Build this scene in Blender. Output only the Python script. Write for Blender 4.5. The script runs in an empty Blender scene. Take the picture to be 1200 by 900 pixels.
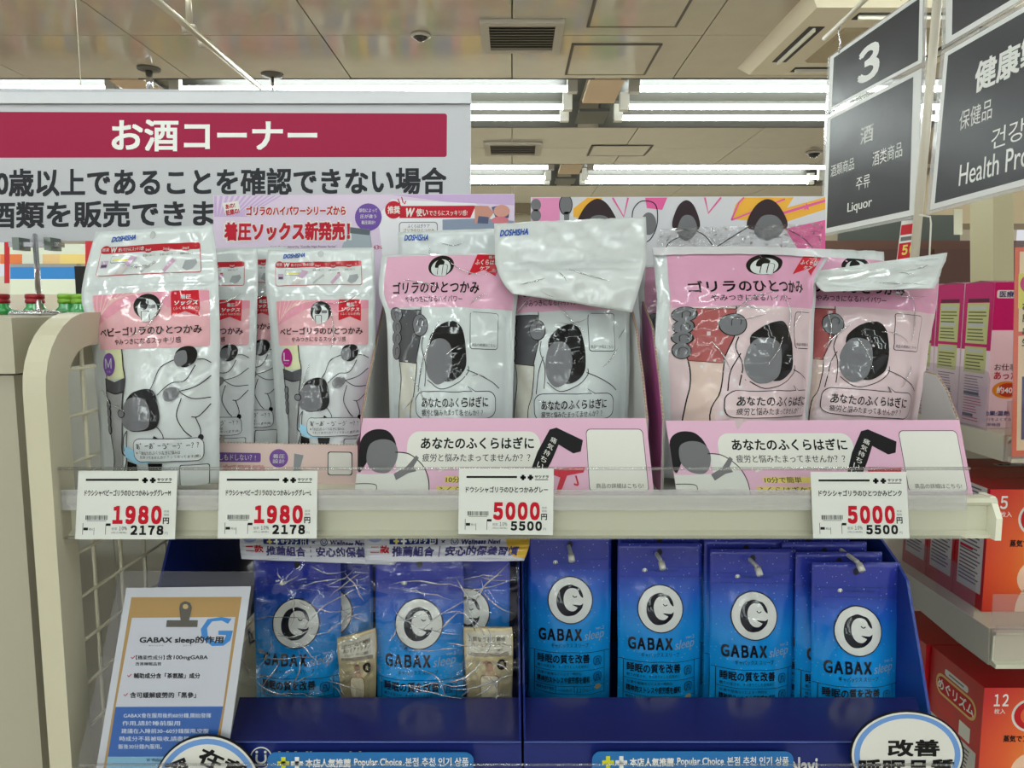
import bpy, bmesh, math, random
from mathutils import Vector, Matrix, noise
from mathutils.geometry import tessellate_polygon
scene = bpy.context.scene
COL = scene.collection
random.seed(7)

# ---------------------------------------------------------------- camera
F = 831.0
PITCH = math.radians(6.0)
CAM = Vector((0, 0, 1.40))
cd = bpy.data.cameras.new('camera'); cam = bpy.data.objects.new('camera', cd); COL.objects.link(cam)
cam.location = CAM; cam.rotation_euler = (math.radians(90) - PITCH, 0, 0)
cd.sensor_width = 36; cd.lens = F / 1200 * 36; cd.clip_start = 0.02; cd.clip_end = 100
scene.camera = cam
# ---------------------------------------------------------------- world and exposure
w = bpy.data.worlds.new('world'); scene.world = w; w.use_nodes = True
w.node_tree.nodes['Background'].inputs[0].default_value = (0.93, 0.95, 1.0, 1)
w.node_tree.nodes['Background'].inputs[1].default_value = 0.72
TUBE = 27.0
scene.view_settings.view_transform = 'Standard'; scene.view_settings.look = 'None'
scene.view_settings.gamma = 1; scene.view_settings.exposure = 0.06
scene.cycles.max_bounces = 8; scene.cycles.transparent_max_bounces = 24
scene.cycles.glossy_bounces = 4; scene.cycles.diffuse_bounces = 3
scene.cycles.caustics_reflective = False; scene.cycles.caustics_refractive = False
scene.cycles.sample_clamp_indirect = 4

# ---------------------------------------------------------------- helpers
CP, SP = math.cos(PITCH), math.sin(PITCH)
def P(px, py, Y):
    """world point at depth Y on the sight line of photo pixel px,py"""
    a = (px - 600) / F; b = -(py - 450) / F
    d = Vector((a, CP + b * SP, -SP + b * CP))
    return CAM + d * (Y / d.y)
def PZ(px, py, z):
    a = (px - 600) / F; b = -(py - 450) / F
    d = Vector((a, CP + b * SP, -SP + b * CP))
    return CAM + d * ((z - CAM.z) / d.z)
def PX(px, py, X):
    a = (px - 600) / F; b = -(py - 450) / F
    d = Vector((a, CP + b * SP, -SP + b * CP))
    return CAM + d * (X / d.x)
def lin(c):
    c /= 255.0
    return c / 12.92 if c <= 0.04045 else ((c + 0.055) / 1.055) ** 2.4
MATS = {}
def nodes_new(name):
    m = bpy.data.materials.new(name); m.use_nodes = True
    nt = m.node_tree; return m, nt, nt.nodes['Principled BSDF'], nt.nodes['Material Output']
def add_bump(nt, b, scale, strength, dist, ridged=False, detail=3):
    tc = nt.nodes.new('ShaderNodeTexCoord'); n = nt.nodes.new('ShaderNodeTexNoise')
    n.inputs['Scale'].default_value = scale; n.inputs['Detail'].default_value = detail
    if ridged:
        n.noise_type = 'RIDGED_MULTIFRACTAL'; n.inputs['Distortion'].default_value = 1.2
    nt.links.new(tc.outputs['Object'], n.inputs['Vector'])
    bp = nt.nodes.new('ShaderNodeBump'); bp.inputs['Strength'].default_value = strength
    bp.inputs['Distance'].default_value = dist
    nt.links.new(n.outputs[0], bp.inputs['Height'])
    nt.links.new(bp.outputs[0], b.inputs['Normal'])
    return bp
def C(r, g, b, rough=0.5, metal=0.0, bump=None, spec=0.5, coat=0.0, vary=0.0):
    key = (r, g, b, rough, metal, bump, spec, coat, vary)
    if key in MATS: return MATS[key]
    m, nt, p, out = nodes_new('paint_%d_%d_%d' % (r, g, b))
    p.inputs['Base Color'].default_value = (lin(r), lin(g), lin(b), 1)
    p.inputs['Roughness'].default_value = rough; p.inputs['Metallic'].default_value = metal
    p.inputs['Specular IOR Level'].default_value = spec
    if coat:
        p.inputs['Coat Weight'].default_value = coat; p.inputs['Coat Roughness'].default_value = 0.06
        bp = add_bump(nt, p, 9, 1.0, 0.012, True, 1); nt.links.new(bp.outputs[0], p.inputs['Coat Normal'])
    if bump == 'film': add_bump(nt, p, 26, 0.35, 0.004, True, 2)
    elif bump == 'crinkle': add_bump(nt, p, 20, 0.7, 0.006, True, 2)
    elif bump == 'paper': add_bump(nt, p, 300, 0.08, 0.0005)
    elif bump == 'soft': add_bump(nt, p, 14, 0.25, 0.004)
    if vary:
        tc = nt.nodes.new('ShaderNodeTexCoord'); n = nt.nodes.new('ShaderNodeTexNoise'); n.inputs['Scale'].default_value = 9
        n.inputs['Detail'].default_value = 5
        mx = nt.nodes.new('ShaderNodeMix'); mx.data_type = 'RGBA'
        mx.inputs[6].default_value = (lin(r) * (1 - vary), lin(g) * (1 - vary), lin(b) * (1 - vary), 1)
        mx.inputs[7].default_value = (min(1, lin(r) * (1 + vary)), min(1, lin(g) * (1 + vary)), min(1, lin(b) * (1 + vary)), 1)
        nt.links.new(tc.outputs['Object'], n.inputs['Vector']); nt.links.new(n.outputs[0], mx.inputs[0])
        nt.links.new(mx.outputs[2], p.inputs['Base Color'])
    MATS[key] = m; return m
def ink(r, g, b): return C(r, g, b, 0.5, bump='paper', spec=.18)
def film_ink(r, g, b): return C(r, g, b, 0.42, bump='film', coat=.6, spec=.1)
def clear(name, tint=(1, 1, 1), fac=0.06, rough=0.05, bump=None, ior=1.45, haze=0.0):
    if name in MATS: return MATS[name]
    m, nt, p, out = nodes_new(name); nt.nodes.remove(p)
    tr = nt.nodes.new('ShaderNodeBsdfTransparent'); tr.inputs[0].default_value = (*tint, 1)
    gl = nt.nodes.new('ShaderNodeBsdfGlossy'); gl.inputs['Roughness'].default_value = rough
    fr = nt.nodes.new('ShaderNodeLayerWeight'); pw = nt.nodes.new('ShaderNodeMath'); pw.operation = 'POWER'; pw.inputs[1].default_value = 5
    nt.links.new(fr.outputs['Facing'], pw.inputs[0]); r0 = ((ior - 1) / (ior + 1)) ** 2
    ad = nt.nodes.new('ShaderNodeMath'); ad.operation = 'MULTIPLY_ADD'; ad.inputs[1].default_value = 1 - r0; ad.inputs[2].default_value = r0 + fac; ad.use_clamp = True
    mx = nt.nodes.new('ShaderNodeMixShader')
    nt.links.new(pw.outputs[0], ad.inputs[0]); nt.links.new(ad.outputs[0], mx.inputs[0])
    src = tr.outputs[0]
    if haze:
        df = nt.nodes.new('ShaderNodeBsdfDiffuse'); df.inputs[0].default_value = (.8, .8, .8, 1)
        m2 = nt.nodes.new('ShaderNodeMixShader'); m2.inputs[0].default_value = haze
        nt.links.new(src, m2.inputs[1]); nt.links.new(df.outputs[0], m2.inputs[2]); src = m2.outputs[0]
    nt.links.new(src, mx.inputs[1]); nt.links.new(gl.outputs[0], mx.inputs[2])
    nt.links.new(mx.outputs[0], out.inputs[0])
    if bump:
        bp = add_bump(nt, gl, *bump)
        nt.links.new(bp.outputs[0], fr.inputs['Normal'])
    MATS[name] = m; return m
def ramp_mat(name, stops, axis=2, lo=0.0, hi=1.0, rough=0.3, bump='film', stars=False, radial=None, metal=0):
    """printed colour gradient along a local axis of the thing, or around a local centre"""
    m, nt, p, out = nodes_new(name)
    tc = nt.nodes.new('ShaderNodeTexCoord')
    mr = nt.nodes.new('ShaderNodeMapRange'); mr.inputs[1].default_value = lo; mr.inputs[2].default_value = hi
    if radial:
        vd = nt.nodes.new('ShaderNodeVectorMath'); vd.operation = 'DISTANCE'; vd.inputs[1].default_value = radial
        nt.links.new(tc.outputs['Object'], vd.inputs[0]); nt.links.new(vd.outputs['Value'], mr.inputs[0])
    else:
        sx = nt.nodes.new('ShaderNodeSeparateXYZ')
        nt.links.new(tc.outputs['Object'], sx.inputs[0]); nt.links.new(sx.outputs[axis], mr.inputs[0])
    cr = nt.nodes.new('ShaderNodeValToRGB'); e = cr.color_ramp.elements
    while len(e) < len(stops): e.new(0.5)
    for el, (t, c) in zip(e, stops): el.position = t; el.color = (lin(c[0]), lin(c[1]), lin(c[2]), 1)
    nt.links.new(mr.outputs[0], cr.inputs[0])
    src = cr.outputs[0]
    if stars:
        vo = nt.nodes.new('ShaderNodeTexVoronoi'); vo.inputs['Scale'].default_value = 190
        nt.links.new(tc.outputs['Object'], vo.inputs['Vector'])
        lt = nt.nodes.new('ShaderNodeMath'); lt.operation = 'LESS_THAN'; lt.inputs[1].default_value = 0.13
        nt.links.new(vo.outputs['Distance'], lt.inputs[0])
        sc = nt.nodes.new('ShaderNodeSeparateColor'); nt.links.new(vo.outputs['Color'], sc.inputs[0])
        ml = nt.nodes.new('ShaderNodeMath'); ml.operation = 'MULTIPLY'
        nt.links.new(lt.outputs[0], ml.inputs[0]); nt.links.new(sc.outputs[0], ml.inputs[1])
        mx = nt.nodes.new('ShaderNodeMix'); mx.data_type = 'RGBA'; mx.inputs[7].default_value = (.25, .45, .75, 1)
        nt.links.new(ml.outputs[0], mx.inputs[0]); nt.links.new(src, mx.inputs[6]); src = mx.outputs[2]
    nt.links.new(src, p.inputs['Base Color'])
    p.inputs['Roughness'].default_value = rough; p.inputs['Metallic'].default_value = metal
    if bump == 'film': add_bump(nt, p, 26, 0.35, 0.004, True, 2)
    return m

ORG = {}
def setp(o, label, cat, group, kind):
    if label: o['label'] = label
    if cat: o['category'] = cat
    if group: o['group'] = group
    if kind: o['kind'] = kind
def thing(name, label, cat, loc, group=None, kind=None):
    o = bpy.data.objects.new(name, None); COL.objects.link(o); o.empty_display_size = 0.02
    o.location = Vector(loc); setp(o, label, cat, group, kind); ORG[o.name] = Vector(loc); return o
def mk(name, verts, faces, mats, parent=None, mi=None, smooth=False, label=None, cat=None, group=None, kind=None, loc=None, clean=True):
    verts = [Vector(v) for v in verts]
    if parent is not None: org = ORG[parent.name]
    elif loc is not None: org = Vector(loc)
    else:
        n = max(1, len(verts)); org = Vector((sum(v.x for v in verts) / n, sum(v.y for v in verts) / n, min(v.z for v in verts)))
    me = bpy.data.meshes.new(name)
    me.from_pydata([v - org for v in verts], [], faces)
    if not isinstance(mats, (list, tuple)): mats = [mats]
    for m in mats: me.materials.append(m)
    if mi: me.polygons.foreach_set('material_index', mi)
    if smooth: me.polygons.foreach_set('use_smooth', [True] * len(me.polygons))
    me.update()
    o = bpy.data.objects.new(name, me); COL.objects.link(o)
    ORG[o.name] = org
    if parent is not None: o.parent = parent
    else: o.location = org
    setp(o, label, cat, group, kind)
    return o
def copy_tree(o, parent=None):
    c = o.copy(); COL.objects.link(c)
    if parent is not None: c.parent = parent
    for ch in list(o.children): copy_tree(ch, c)
    return c
def dup(o, off, label, rz=0.0):
    c = copy_tree(o); c.location = o.location + Vector(off); c['label'] = label; c.rotation_euler.z += rz
    ORG[c.name] = Vector(c.location); return c
BF = [(0, 1, 2, 3), (7, 6, 5, 4), (0, 4, 5, 1), (1, 5, 6, 2), (2, 6, 7, 3), (3, 7, 4, 0)]
def boxv(x0, x1, y0, y1, z0, z1):
    return [Vector(p) for p in ((x0, y0, z0), (x0, y1, z0), (x1, y1, z0), (x1, y0, z0), (x0, y0, z1), (x0, y1, z1), (x1, y1, z1), (x1, y0, z1))]
def box(name, x0, x1, y0, y1, z0, z1, m, parent=None, **k):
    return mk(name, boxv(x0, x1, y0, y1, z0, z1), BF, m, parent, **k)
def qn(q):
    n = (q[1] - q[0]).cross(q[3] - q[0]).normalized()
    if n.dot(CAM - q[0]) < 0: n = -n
    return n
def slabv(q, t):
    n = qn(q); return [Vector(p) for p in q] + [p - n * t for p in q]
def slab(name, q, t, m, parent=None, **k):
    return mk(name, slabv(q, t), [(3, 2, 1, 0), (4, 5, 6, 7), (0, 1, 5, 4), (1, 2, 6, 5), (2, 3, 7, 6), (3, 0, 4, 7)], m, parent, **k)
def polyslab(name, pts, off, m, parent=None, **k):
    """closed polygon given extruded by the vector off"""
    n = len(pts); v = [Vector(p) for p in pts] + [Vector(p) + Vector(off) for p in pts]
    tris = tessellate_polygon([[Vector(p) for p in pts]])
    f = [tuple(t) for t in tris] + [tuple(i + n for i in reversed(t)) for t in tris]
    f += [(i, (i + 1) % n, (i + 1) % n + n, i + n) for i in range(n)]
    o = mk(name, v, f, m, parent, **k)
    bm = bmesh.new(); bm.from_mesh(o.data); bmesh.ops.recalc_face_normals(bm, faces=bm.faces); bm.to_mesh(o.data); bm.free()
    return o
def tube(name, pts, r, m, parent=None, n=10, smooth=True, **k):
    pts = [Vector(p) for p in pts]; v = []; f = []
    prev = None
    for i, p in enumerate(pts):
        t = (pts[min(i + 1, len(pts) - 1)] - pts[max(i - 1, 0)]).normalized()
        a = t.orthogonal().normalized() if prev is None else (prev - t * prev.dot(t)).normalized()
        prev = a; b = t.cross(a)
        for j in range(n):
            an = 2 * math.pi * j / n; v.append(p + (a * math.cos(an) + b * math.sin(an)) * r)
    for i in range(len(pts) - 1):
        for j in range(n):
            f.append((i * n + j, i * n + (j + 1) % n, (i + 1) * n + (j + 1) % n, (i + 1) * n + j))
    f.append(tuple(reversed(range(n)))); f.append(tuple(range((len(pts) - 1) * n, len(pts) * n)))
    return mk(name, v, f, m, parent, smooth=smooth, **k)
def lathe(name, prof, c, m, parent=None, n=20, mi=None, **k):
    c = Vector(c); v = []; f = []; fm = []
    for (r, z) in prof:
        for j in range(n):
            a = 2 * math.pi * j / n; v.append(c + Vector((r * math.cos(a), r * math.sin(a), z)))
    for i in range(len(prof) - 1):
        for j in range(n):
            f.append((i * n + j, i * n + (j + 1) % n, (i + 1) * n + (j + 1) % n, (i + 1) * n + j))
    f.append(tuple(reversed(range(n)))); f.append(tuple(range((len(prof) - 1) * n, len(prof) * n)))
    return mk(name, v, f, m, parent, smooth=True, **k)
def profx(name, prof, x0, x1, m, parent=None, **k):
    return polyslab(name, [Vector((x0, y, z)) for y, z in prof], (x1 - x0, 0, 0), m, parent, **k)

# ---------------------------------------------------------------- surfaces that carry print
class QuadS:
    def __init__(s, q): s.q = [Vector(p) for p in q]; s.n = qn(s.q); s.flat = True
    def p(s, u, v):
        a = s.q[0].lerp(s.q[1], u); b = s.q[3].lerp(s.q[2], u); return b.lerp(a, v)
    def nrm(s, u, v): return s.n
def herm(ts, vals, t):
    n = len(ts)
    if t <= ts[0]: return vals[0]
    if t >= ts[-1]: return vals[-1]
    i = 0
    while ts[i + 1] < t: i += 1
    h = ts[i + 1] - ts[i]; x = (t - ts[i]) / h
    def sl(j):
        if j == 0: return (vals[1] - vals[0]) / (ts[1] - ts[0])
        if j == n - 1: return (vals[-1] - vals[-2]) / (ts[-1] - ts[-2])
        return (vals[j + 1] - vals[j - 1]) / (ts[j + 1] - ts[j - 1])
    m0, m1 = sl(i) * h, sl(i + 1) * h
    return vals[i] * (2*x**3 - 3*x*x + 1) + m0 * (x**3 - 2*x*x + x) + vals[i + 1] * (-2*x**3 + 3*x*x) + m1 * (x**3 - x*x)
NU, NV = 26, 36
class RowS:
    """soft pouch: rows (pxl,pyl,pxr,pyr,Y,bulge) from top to bottom"""
    flat = False
    def __init__(s, rows, flange=0.05, pw=2.4, wr=0.0, seed=0, fu=3, fv=5):
        ym = [(r[1] + r[3]) / 2 for r in rows]; yt, yb = ym[0], ym[-1]
        rs = sorted([((yb - y) / (yb - yt), P(r[0], r[1], r[4]), P(r[2], r[3], r[4]), r[5]) for y, r in zip(ym, rows)], key=lambda t: t[0])
        s.t = [r[0] for r in rs]; s.L = [r[1] for r in rs]; s.R = [r[2] for r in rs]; s.B = [r[3] for r in rs]
        s.fl = flange; s.pw = pw; s.wr = wr; s.seed = seed; s.cache = {}; s.fu = fu; s.fv = fv
    def raw(s, u, v, side=1):
        k = (round(u, 5), round(v, 5), side)
        if k in s.cache: return s.cache[k]
        L = herm(s.t, s.L, v); R = herm(s.t, s.R, v); B = herm(s.t, s.B, v)
        a = min(1, abs(2 * u - 1) / (1 - s.fl * 2)); pr = 1 - a ** s.pw
        w = 0
        if s.wr:
            w = s.wr * (noise.noise(Vector((u * s.fu, v * s.fv, s.seed))) + 0.5 * (0.5 - abs(noise.noise(Vector((u * s.fu * 2.3 + v * 3, v * s.fv * 1.5 - u * 2, s.seed + 9)))) * 3))
            w *= (0.35 + 0.65 * min(1, pr * 2))
        d = (B * pr + w) if side > 0 else -(B * pr * 0.8 + 0.001) + w
        q = L.lerp(R, u) + Vector((0, -1, 0.08)) * d
        s.cache[k] = q; return q
    def p(s, u, v):      # the same lattice the body mesh has, so print lies exactly on it
        u = min(1, max(0, u)) * NU; v = min(1, max(0, v)) * NV
        i = min(NU - 1, int(u + 1e-7)); j = min(NV - 1, int(v + 1e-7)); a = u - i; b = v - j
        q = lambda x, y: s.raw(x / NU, y / NV)
        return (q(i, j) * (1 - a) + q(i + 1, j) * a) * (1 - b) + (q(i, j + 1) * (1 - a) + q(i + 1, j + 1) * a) * b
    def nrm(s, u, v):
        e = 0.01; u = min(1 - e, max(e, u)); v = min(1 - e, max(e, v))
        n = (s.raw(u + e, v) - s.raw(u - e, v)).cross(s.raw(u, v + e) - s.raw(u, v - e)).normalized()
        return n if n.y < 0 else -n
def soft_body(name, S, m, parent, nu=NU, nv=NV, back=True, **k):
    v = []; f = []
    for i in range(nv + 1):
        for j in range(nu + 1): v.append(S.p(j / nu, i / nv))
    W = nu + 1
    for i in range(nv):
        for j in range(nu): f.append((i * W + j, i * W + j + 1, (i + 1) * W + j + 1, (i + 1) * W + j))
    if back:
        o = len(v)
        for i in range(nv + 1):
            for j in range(nu + 1): v.append(S.raw(j / nu, i / nv, -1))
        for i in range(nv):
            for j in range(nu): f.append((o + i * W + j, o + (i + 1) * W + j, o + (i + 1) * W + j + 1, o + i * W + j + 1))
        for i in range(nv):
            f.append((i * W, (i + 1) * W, o + (i + 1) * W, o + i * W)); f.append((i * W + nu, o + i * W + nu, o + (i + 1) * W + nu, (i + 1) * W + nu))
        for j in range(nu):
            f.append((j, o + j, o + j + 1, j + 1)); f.append((nv * W + j, nv * W + j + 1, o + nv * W + j + 1, o + nv * W + j))
    return mk(name, v, f, m, parent, smooth=True, **k)

# ---------------------------------------------------------------- flat artwork built as geometry
TXT = {}
WIDE = {'1980': .60, '2178': .60, '5000': .60, '5500': .60, '120': .6, '12': .6, '5': 1, '3': 1, '10%': .7, '50': .6, 'GABAX': .72, 'M': 1, 'L': 1}
def text_mesh(s, bold):
    k = (s, bold)
    if k not in TXT:
        c = bpy.data.curves.new('lettering', 'FONT'); c.resolution_u = 3
        if s in WIDE:     # wide forms come from the fuller weight face; pull them together
            c.body = ''.join(chr(ord(x) + 0xFEE0) if '!' <= x <= '~' else x for x in s); c.space_character = WIDE[s]
        else: c.body = s.replace('?', '？')
        o = bpy.data.objects.new('lettering', c); m = o.to_mesh()
        vs = [(v.co.x, v.co.y) for v in m.vertices]; fs = [tuple(p.vertices) for p in m.polygons]
        o.to_mesh_clear(); bpy.data.objects.remove(o); bpy.data.curves.remove(c)
        x0 = min(v[0] for v in vs); x1 = max(v[0] for v in vs); y0 = min(v[1] for v in vs); y1 = max(v[1] for v in vs)
        if bold > 0:      # heavier weight: the glyph laid over itself, shifted by a fraction of the em
            n = len(vs); b = bold; 
            offs = ((b, 0), (-b, 0)) if bold <= .014 else ((b, b), (-b, -b), (b, -b), (-b, b)) if bold <= .03 else [(i * b, j * b) for i in (-1, 0, 1) for j in (-1, 0, 1)]
            vs = [(x + a, y + c_) for a, c_ in offs for x, y in vs]
            x0 -= b; x1 += b; y0 -= b; y1 += b
        TXT[k] = ([((x - x0) / (x1 - x0), (y - y0) / max(1e-6, y1 - y0)) for x, y in vs], fs, n if bold > 0 else len(vs))
    return TXT[k]
def smooth_pts(pts, closed=False, k=5):
    n = len(pts); out = []
    rng = range(n if closed else n - 1)
    for i in rng:
        g = (lambda j: pts[j % n]) if closed else (lambda j: pts[max(0, min(n - 1, j))])
        p0, p1, p2, p3 = g(i - 1), g(i), g(i + 1), g(i + 2)
        for a in range(k):
            t = a / k
            out.append(tuple(0.5 * (2 * p1[c] + (p2[c] - p0[c]) * t + (2*p0[c] - 5*p1[c] + 4*p2[c] - p3[c]) * t*t + (3*p1[c] - p0[c] - 3*p2[c] + p3[c]) * t**3) for c in (0, 1)))
    if not closed: out.append(pts[-1])
    return out
class Art:
    def __init__(s, x0, y0, x1, y1): s.fr = (x0, y0, x1, y1); s.it = []; s.xw = None
    def add(s, vs, fs, m, l, txt=False): s.it.append((vs, fs, m, l, txt)); return s
    def poly(s, pts, m, l=1, sm=False):
        if sm: pts = smooth_pts(pts, True)
        t = tessellate_polygon([[Vector((x, y, 0)) for x, y in pts]])
        return s.add(list(pts), [tuple(q) for q in t], m, l)
    def rect(s, x0, y0, x1, y1, m, l=1): return s.poly([(x0, y0), (x1, y0), (x1, y1), (x0, y1)], m, l)
    def rr(s, x0, y0, x1, y1, r, m, l=1):
        pts = []
        for cx, cy, a0 in ((x1 - r, y0 + r, -90), (x1 - r, y1 - r, 0), (x0 + r, y1 - r, 90), (x0 + r, y0 + r, 180)):
            for i in range(7):
                a = math.radians(a0 + 15 * i); pts.append((cx + r * math.cos(a), cy + r * math.sin(a)))
        return s.poly(pts, m, l)
    def ell(s, cx, cy, rx, ry, m, l=1, n=28, rot=0):
        c, q = math.cos(math.radians(rot)), math.sin(math.radians(rot)); pts = []
        for i in range(n):
            a = 2 * math.pi * i / n; x, y = rx * math.cos(a), ry * math.sin(a)
            pts.append((cx + x * c - y * q, cy + x * q + y * c))
        return s.poly(pts, m, l)
    def line(s, pts, w, m, l=2, sm=True, closed=False):
        if sm and len(pts) > 2: pts = smooth_pts(pts, closed)
        if closed: pts = list(pts) + [pts[0]]
        vs = []; fs = []
        n = len(pts)
        for i in range(n):
            a = pts[max(0, i - 1)]; b = pts[min(n - 1, i + 1)]
            if closed and i in (0, n - 1): a = pts[-2]; b = pts[1]
            dx, dy = b[0] - a[0], b[1] - a[1]; L = math.hypot(dx, dy) or 1
            nx, ny = -dy / L * w / 2, dx / L * w / 2
            vs += [(pts[i][0] + nx, pts[i][1] + ny), (pts[i][0] - nx, pts[i][1] - ny)]
        for i in range(n - 1): fs.append((2*i, 2*i + 1, 2*i + 3, 2*i + 2))
        return s.add(vs, fs, m, l)
    def text(s, st, x0, y0, x1, y1, m, l=3, bold=0.0, rot=0, shear=0.0):
        vs, fs, n = text_mesh(st, bold); w, h = x1 - x0, y1 - y0
        cx, cy = (x0 + x1) / 2, (y0 + y1) / 2; c, q = math.cos(math.radians(rot)), math.sin(math.radians(rot)); out = []
        for a, b in vs:
            x, y = (a - .5) * w + shear * (b - .5) * h, (.5 - b) * h
            out.append((cx + x * c - y * q, cy + x * q + y * c))
        for k in range(len(out) // n): s.add(out[k * n:(k + 1) * n], fs, m, l + (.3 if len(out) // n < 5 else .12) * k, True)
        return s
    def merge(s, o, ax=1, bx=0, ay=1, by=0):
        for vs, fs, m, l, t in o.it: s.it.append(([(x * ax + bx, y * ay + by) for x, y in vs], fs, m, l, t))
        return s
    def build(s, S, parent, name='printed_graphics', tname='lettering', eps=0.00012, nu=NU, nv=NV, clip=True, remap=None, names=True):
        x0, y0, x1, y1 = s.fr; N = {False: ([], [], [], []), True: ([], [], [], [])}
        for vs, fs, m, l, txt in s.it:
            if remap: m = remap.get(m, m)
            if s.xw:
                A = s.xw
                def wf(x):
                    for (a, b), (c, d) in zip(A[:-1], A[1:]):
                        if x <= c or (c, d) == A[-1]: return b + (x - a) * (d - b) / (c - a)
                vs = [(wf(x), y) for x, y in vs]
            uv = [((x - x0) / (x1 - x0), (y1 - y) / (y1 - y0)) for x, y in vs]
            us = [a for a, b in uv]; ws = [b for a, b in uv]
            mnu, mxu, mnv, mxv = min(us), max(us), min(ws), max(ws)
            if clip and (mxu < 0 or mnu > 1 or mxv < 0 or mnv > 1): continue
            need = (not S.flat and not txt and (mxu - mnu > 1.0 / nu or mxv - mnv > 1.0 / nv))
            oob = clip and (mnu < -1e-4 or mxu > 1.0001 or mnv < -1e-4 or mxv > 1.0001)
            if need or oob:
                bm = bmesh.new(); bv = [bm.verts.new((a, b, 0)) for a, b in uv]
                for f in fs:
                    try: bm.faces.new([bv[i] for i in f])
                    except ValueError: pass
                def cut(co, no, clr=False):
                    g = bm.verts[:] + bm.edges[:] + bm.faces[:]
                    bmesh.ops.bisect_plane(bm, geom=g, dist=1e-6, plane_co=co, plane_no=no, clear_outer=clr)
                if oob:
                    cut((0, 0, 0), (-1, 0, 0), True); cut((1, 0, 0), (1, 0, 0), True); cut((0, 0, 0), (0, -1, 0), True); cut((0, 1, 0), (0, 1, 0), True)
                if need:
                    for i in range(1, nu):
                        if mnu < i / nu < mxu: cut((i / nu, 0, 0), (1, 0, 0))
                    for i in range(1, nv):
                        if mnv < i / nv < mxv: cut((0, i / nv, 0), (0, 1, 0))
                bm.verts.index_update()
                uv = [(v.co.x, v.co.y) for v in bm.verts]; fs = [tuple(v.index for v in f.verts) for f in bm.faces]; bm.free()
            V, FF, MM, ML = N[txt and names]
            o = len(V)
            for a, b in uv: V.append(S.p(a, b) + S.nrm(a, b) * (eps * l + (0 if S.flat else .0003)))
            if m not in ML: ML.append(m)
            k = ML.index(m)
            for f in fs: FF.append(tuple(i + o for i in f)); MM.append(k)
        if N[False][0]:
            mk(name, N[False][0], N[False][1], N[False][3], parent, mi=N[False][2], smooth=not S.flat)
        if N[True][0]:
            mk(tname, N[True][0], N[True][1], N[True][3], parent, mi=N[True][2], smooth=not S.flat)

K = ink(20, 18, 20); WH = ink(236, 236, 232); RED = ink(190, 18, 40); GREYI = ink(120, 120, 122)
NAVY = ink(28, 48, 110)
CREAM = C(208, 206, 184, 0.4, bump='soft', spec=.4); CREAM2 = C(205, 198, 176, 0.45, spec=.4)
CHROME = C(190, 190, 190, 0.18, 1.0)
DARK = C(30, 28, 30, 0.5)
CLEAR = clear('clear_acrylic', (0.99, 0.99, 0.99), 0.0, 0.05, (9, .5, .004, False, 2), ior=1.3)
FILM = clear('clear_film', (0.99, 0.99, 0.99), 0.02, 0.05, (17, 1.0, .03, True, 1), ior=1.5)
GLAZE = clear('sign_sleeve', (0.95, 0.95, 0.95), 0.03, 0.03, (7, .5, .01, False, 1))

# ================================================================ the store room
CZ = 2.70
ceil_m = C(184, 172, 154, 0.08, spec=1.0, vary=.06)
wall_m = C(214, 203, 176, 0.6)
floor_m = C(225, 218, 205, 0.25)
box('floor', -7, 7, -9, 10.2, -0.05, 0, floor_m, kind='structure')
box('wall_back', -7, 7, 10.0, 10.2, 0, 3.0, wall_m, kind='structure')
troughs = [(-7.9, -6.8), (-5.4, -4.3), (-2.95, -1.85), (-.55, .55), (1.8, 2.9), (4.17, 5.27), (6.54, 7.69), (8.9, 9.8)]
ceil = box('ceiling', -7, 7, -9, 10.2, CZ + .19, CZ + .25, wall_m, kind='structure')
prev = -9
strips = []
for a, b in troughs + [(10.0, 10.2)]:
    strips.append((prev, a)); prev = b
seam = C(120, 110, 95, .6)
for a, b in strips:
    if b < 3:
        box('ceiling_panel', -7, 7, a, b, CZ, CZ + .19, ceil_m, ceil)
        continue
    nr = 1 if b - a < .6 else 2
    nx = 14
    for i in range(nx):
        for j in range(nr):
            x0 = -6.37 + .91 * i; y0 = a + (b - a) * j / nr; y1 = a + (b - a) * (j + 1) / nr
            dz = random.uniform(-.001, .001)
            box('ceiling_panel', x0 + .003, x0 + .907, y0 + .003, y1 - .003, CZ + dz, CZ + .19, ceil_m, ceil)
# lamps in the recesses
tube_m, nt, p, out = nodes_new('lit_tube')
em = nt.nodes.new('ShaderNodeEmission'); em.inputs[0].default_value = (.90, 1.0, .97, 1); em.inputs[1].default_value = TUBE
nt.links.new(em.outputs[0], out.inputs[0])
refl_m = C(66, 64, 58, 0.4)
sock_m = C(200, 194, 182, .5)
def ceiling_light(x0, x1, tr, ys, label, n=3):
    a, b = tr
    t = thing('ceiling_light', label, 'ceiling light', ((x0 + x1) / 2, (a + b) / 2, CZ), 'fluorescent lamps recessed in the ceiling')
    yb, z = b - .01, CZ
    profx('reflector', [(a + .01, z), (a + .02, z), (a + .16, z + .14), (yb - .15, z + .14), (yb - .01, z), (yb, z), (yb, z + .16), (a + .01, z + .16)], x0 - .14, x1 + .14, refl_m, t)
    for y in ys[:n]:
        tube('fluorescent_tube', [(x0, y, z + .012), (x1, y, z + .012)], .017, tube_m, t, n=10)
        for xx, sgn in ((x0, -1), (x1, 1)):
            box('lamp_socket', min(xx, xx + sgn * .06), max(xx, xx + sgn * .06), y - .025, y + .025, z - .012, z + .1, sock_m, t)
    return t
segs = [(-4.75, -2.42), (-1.98, .33), (.76, 3.06), (3.5, 5.8)]
sn = ['far left', 'left of the peach panel', 'right of the peach panel', 'behind the black signs']
Y1 = (4.40, 4.78, 5.05); Y2 = (6.76, 7.27, 7.52)
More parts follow.
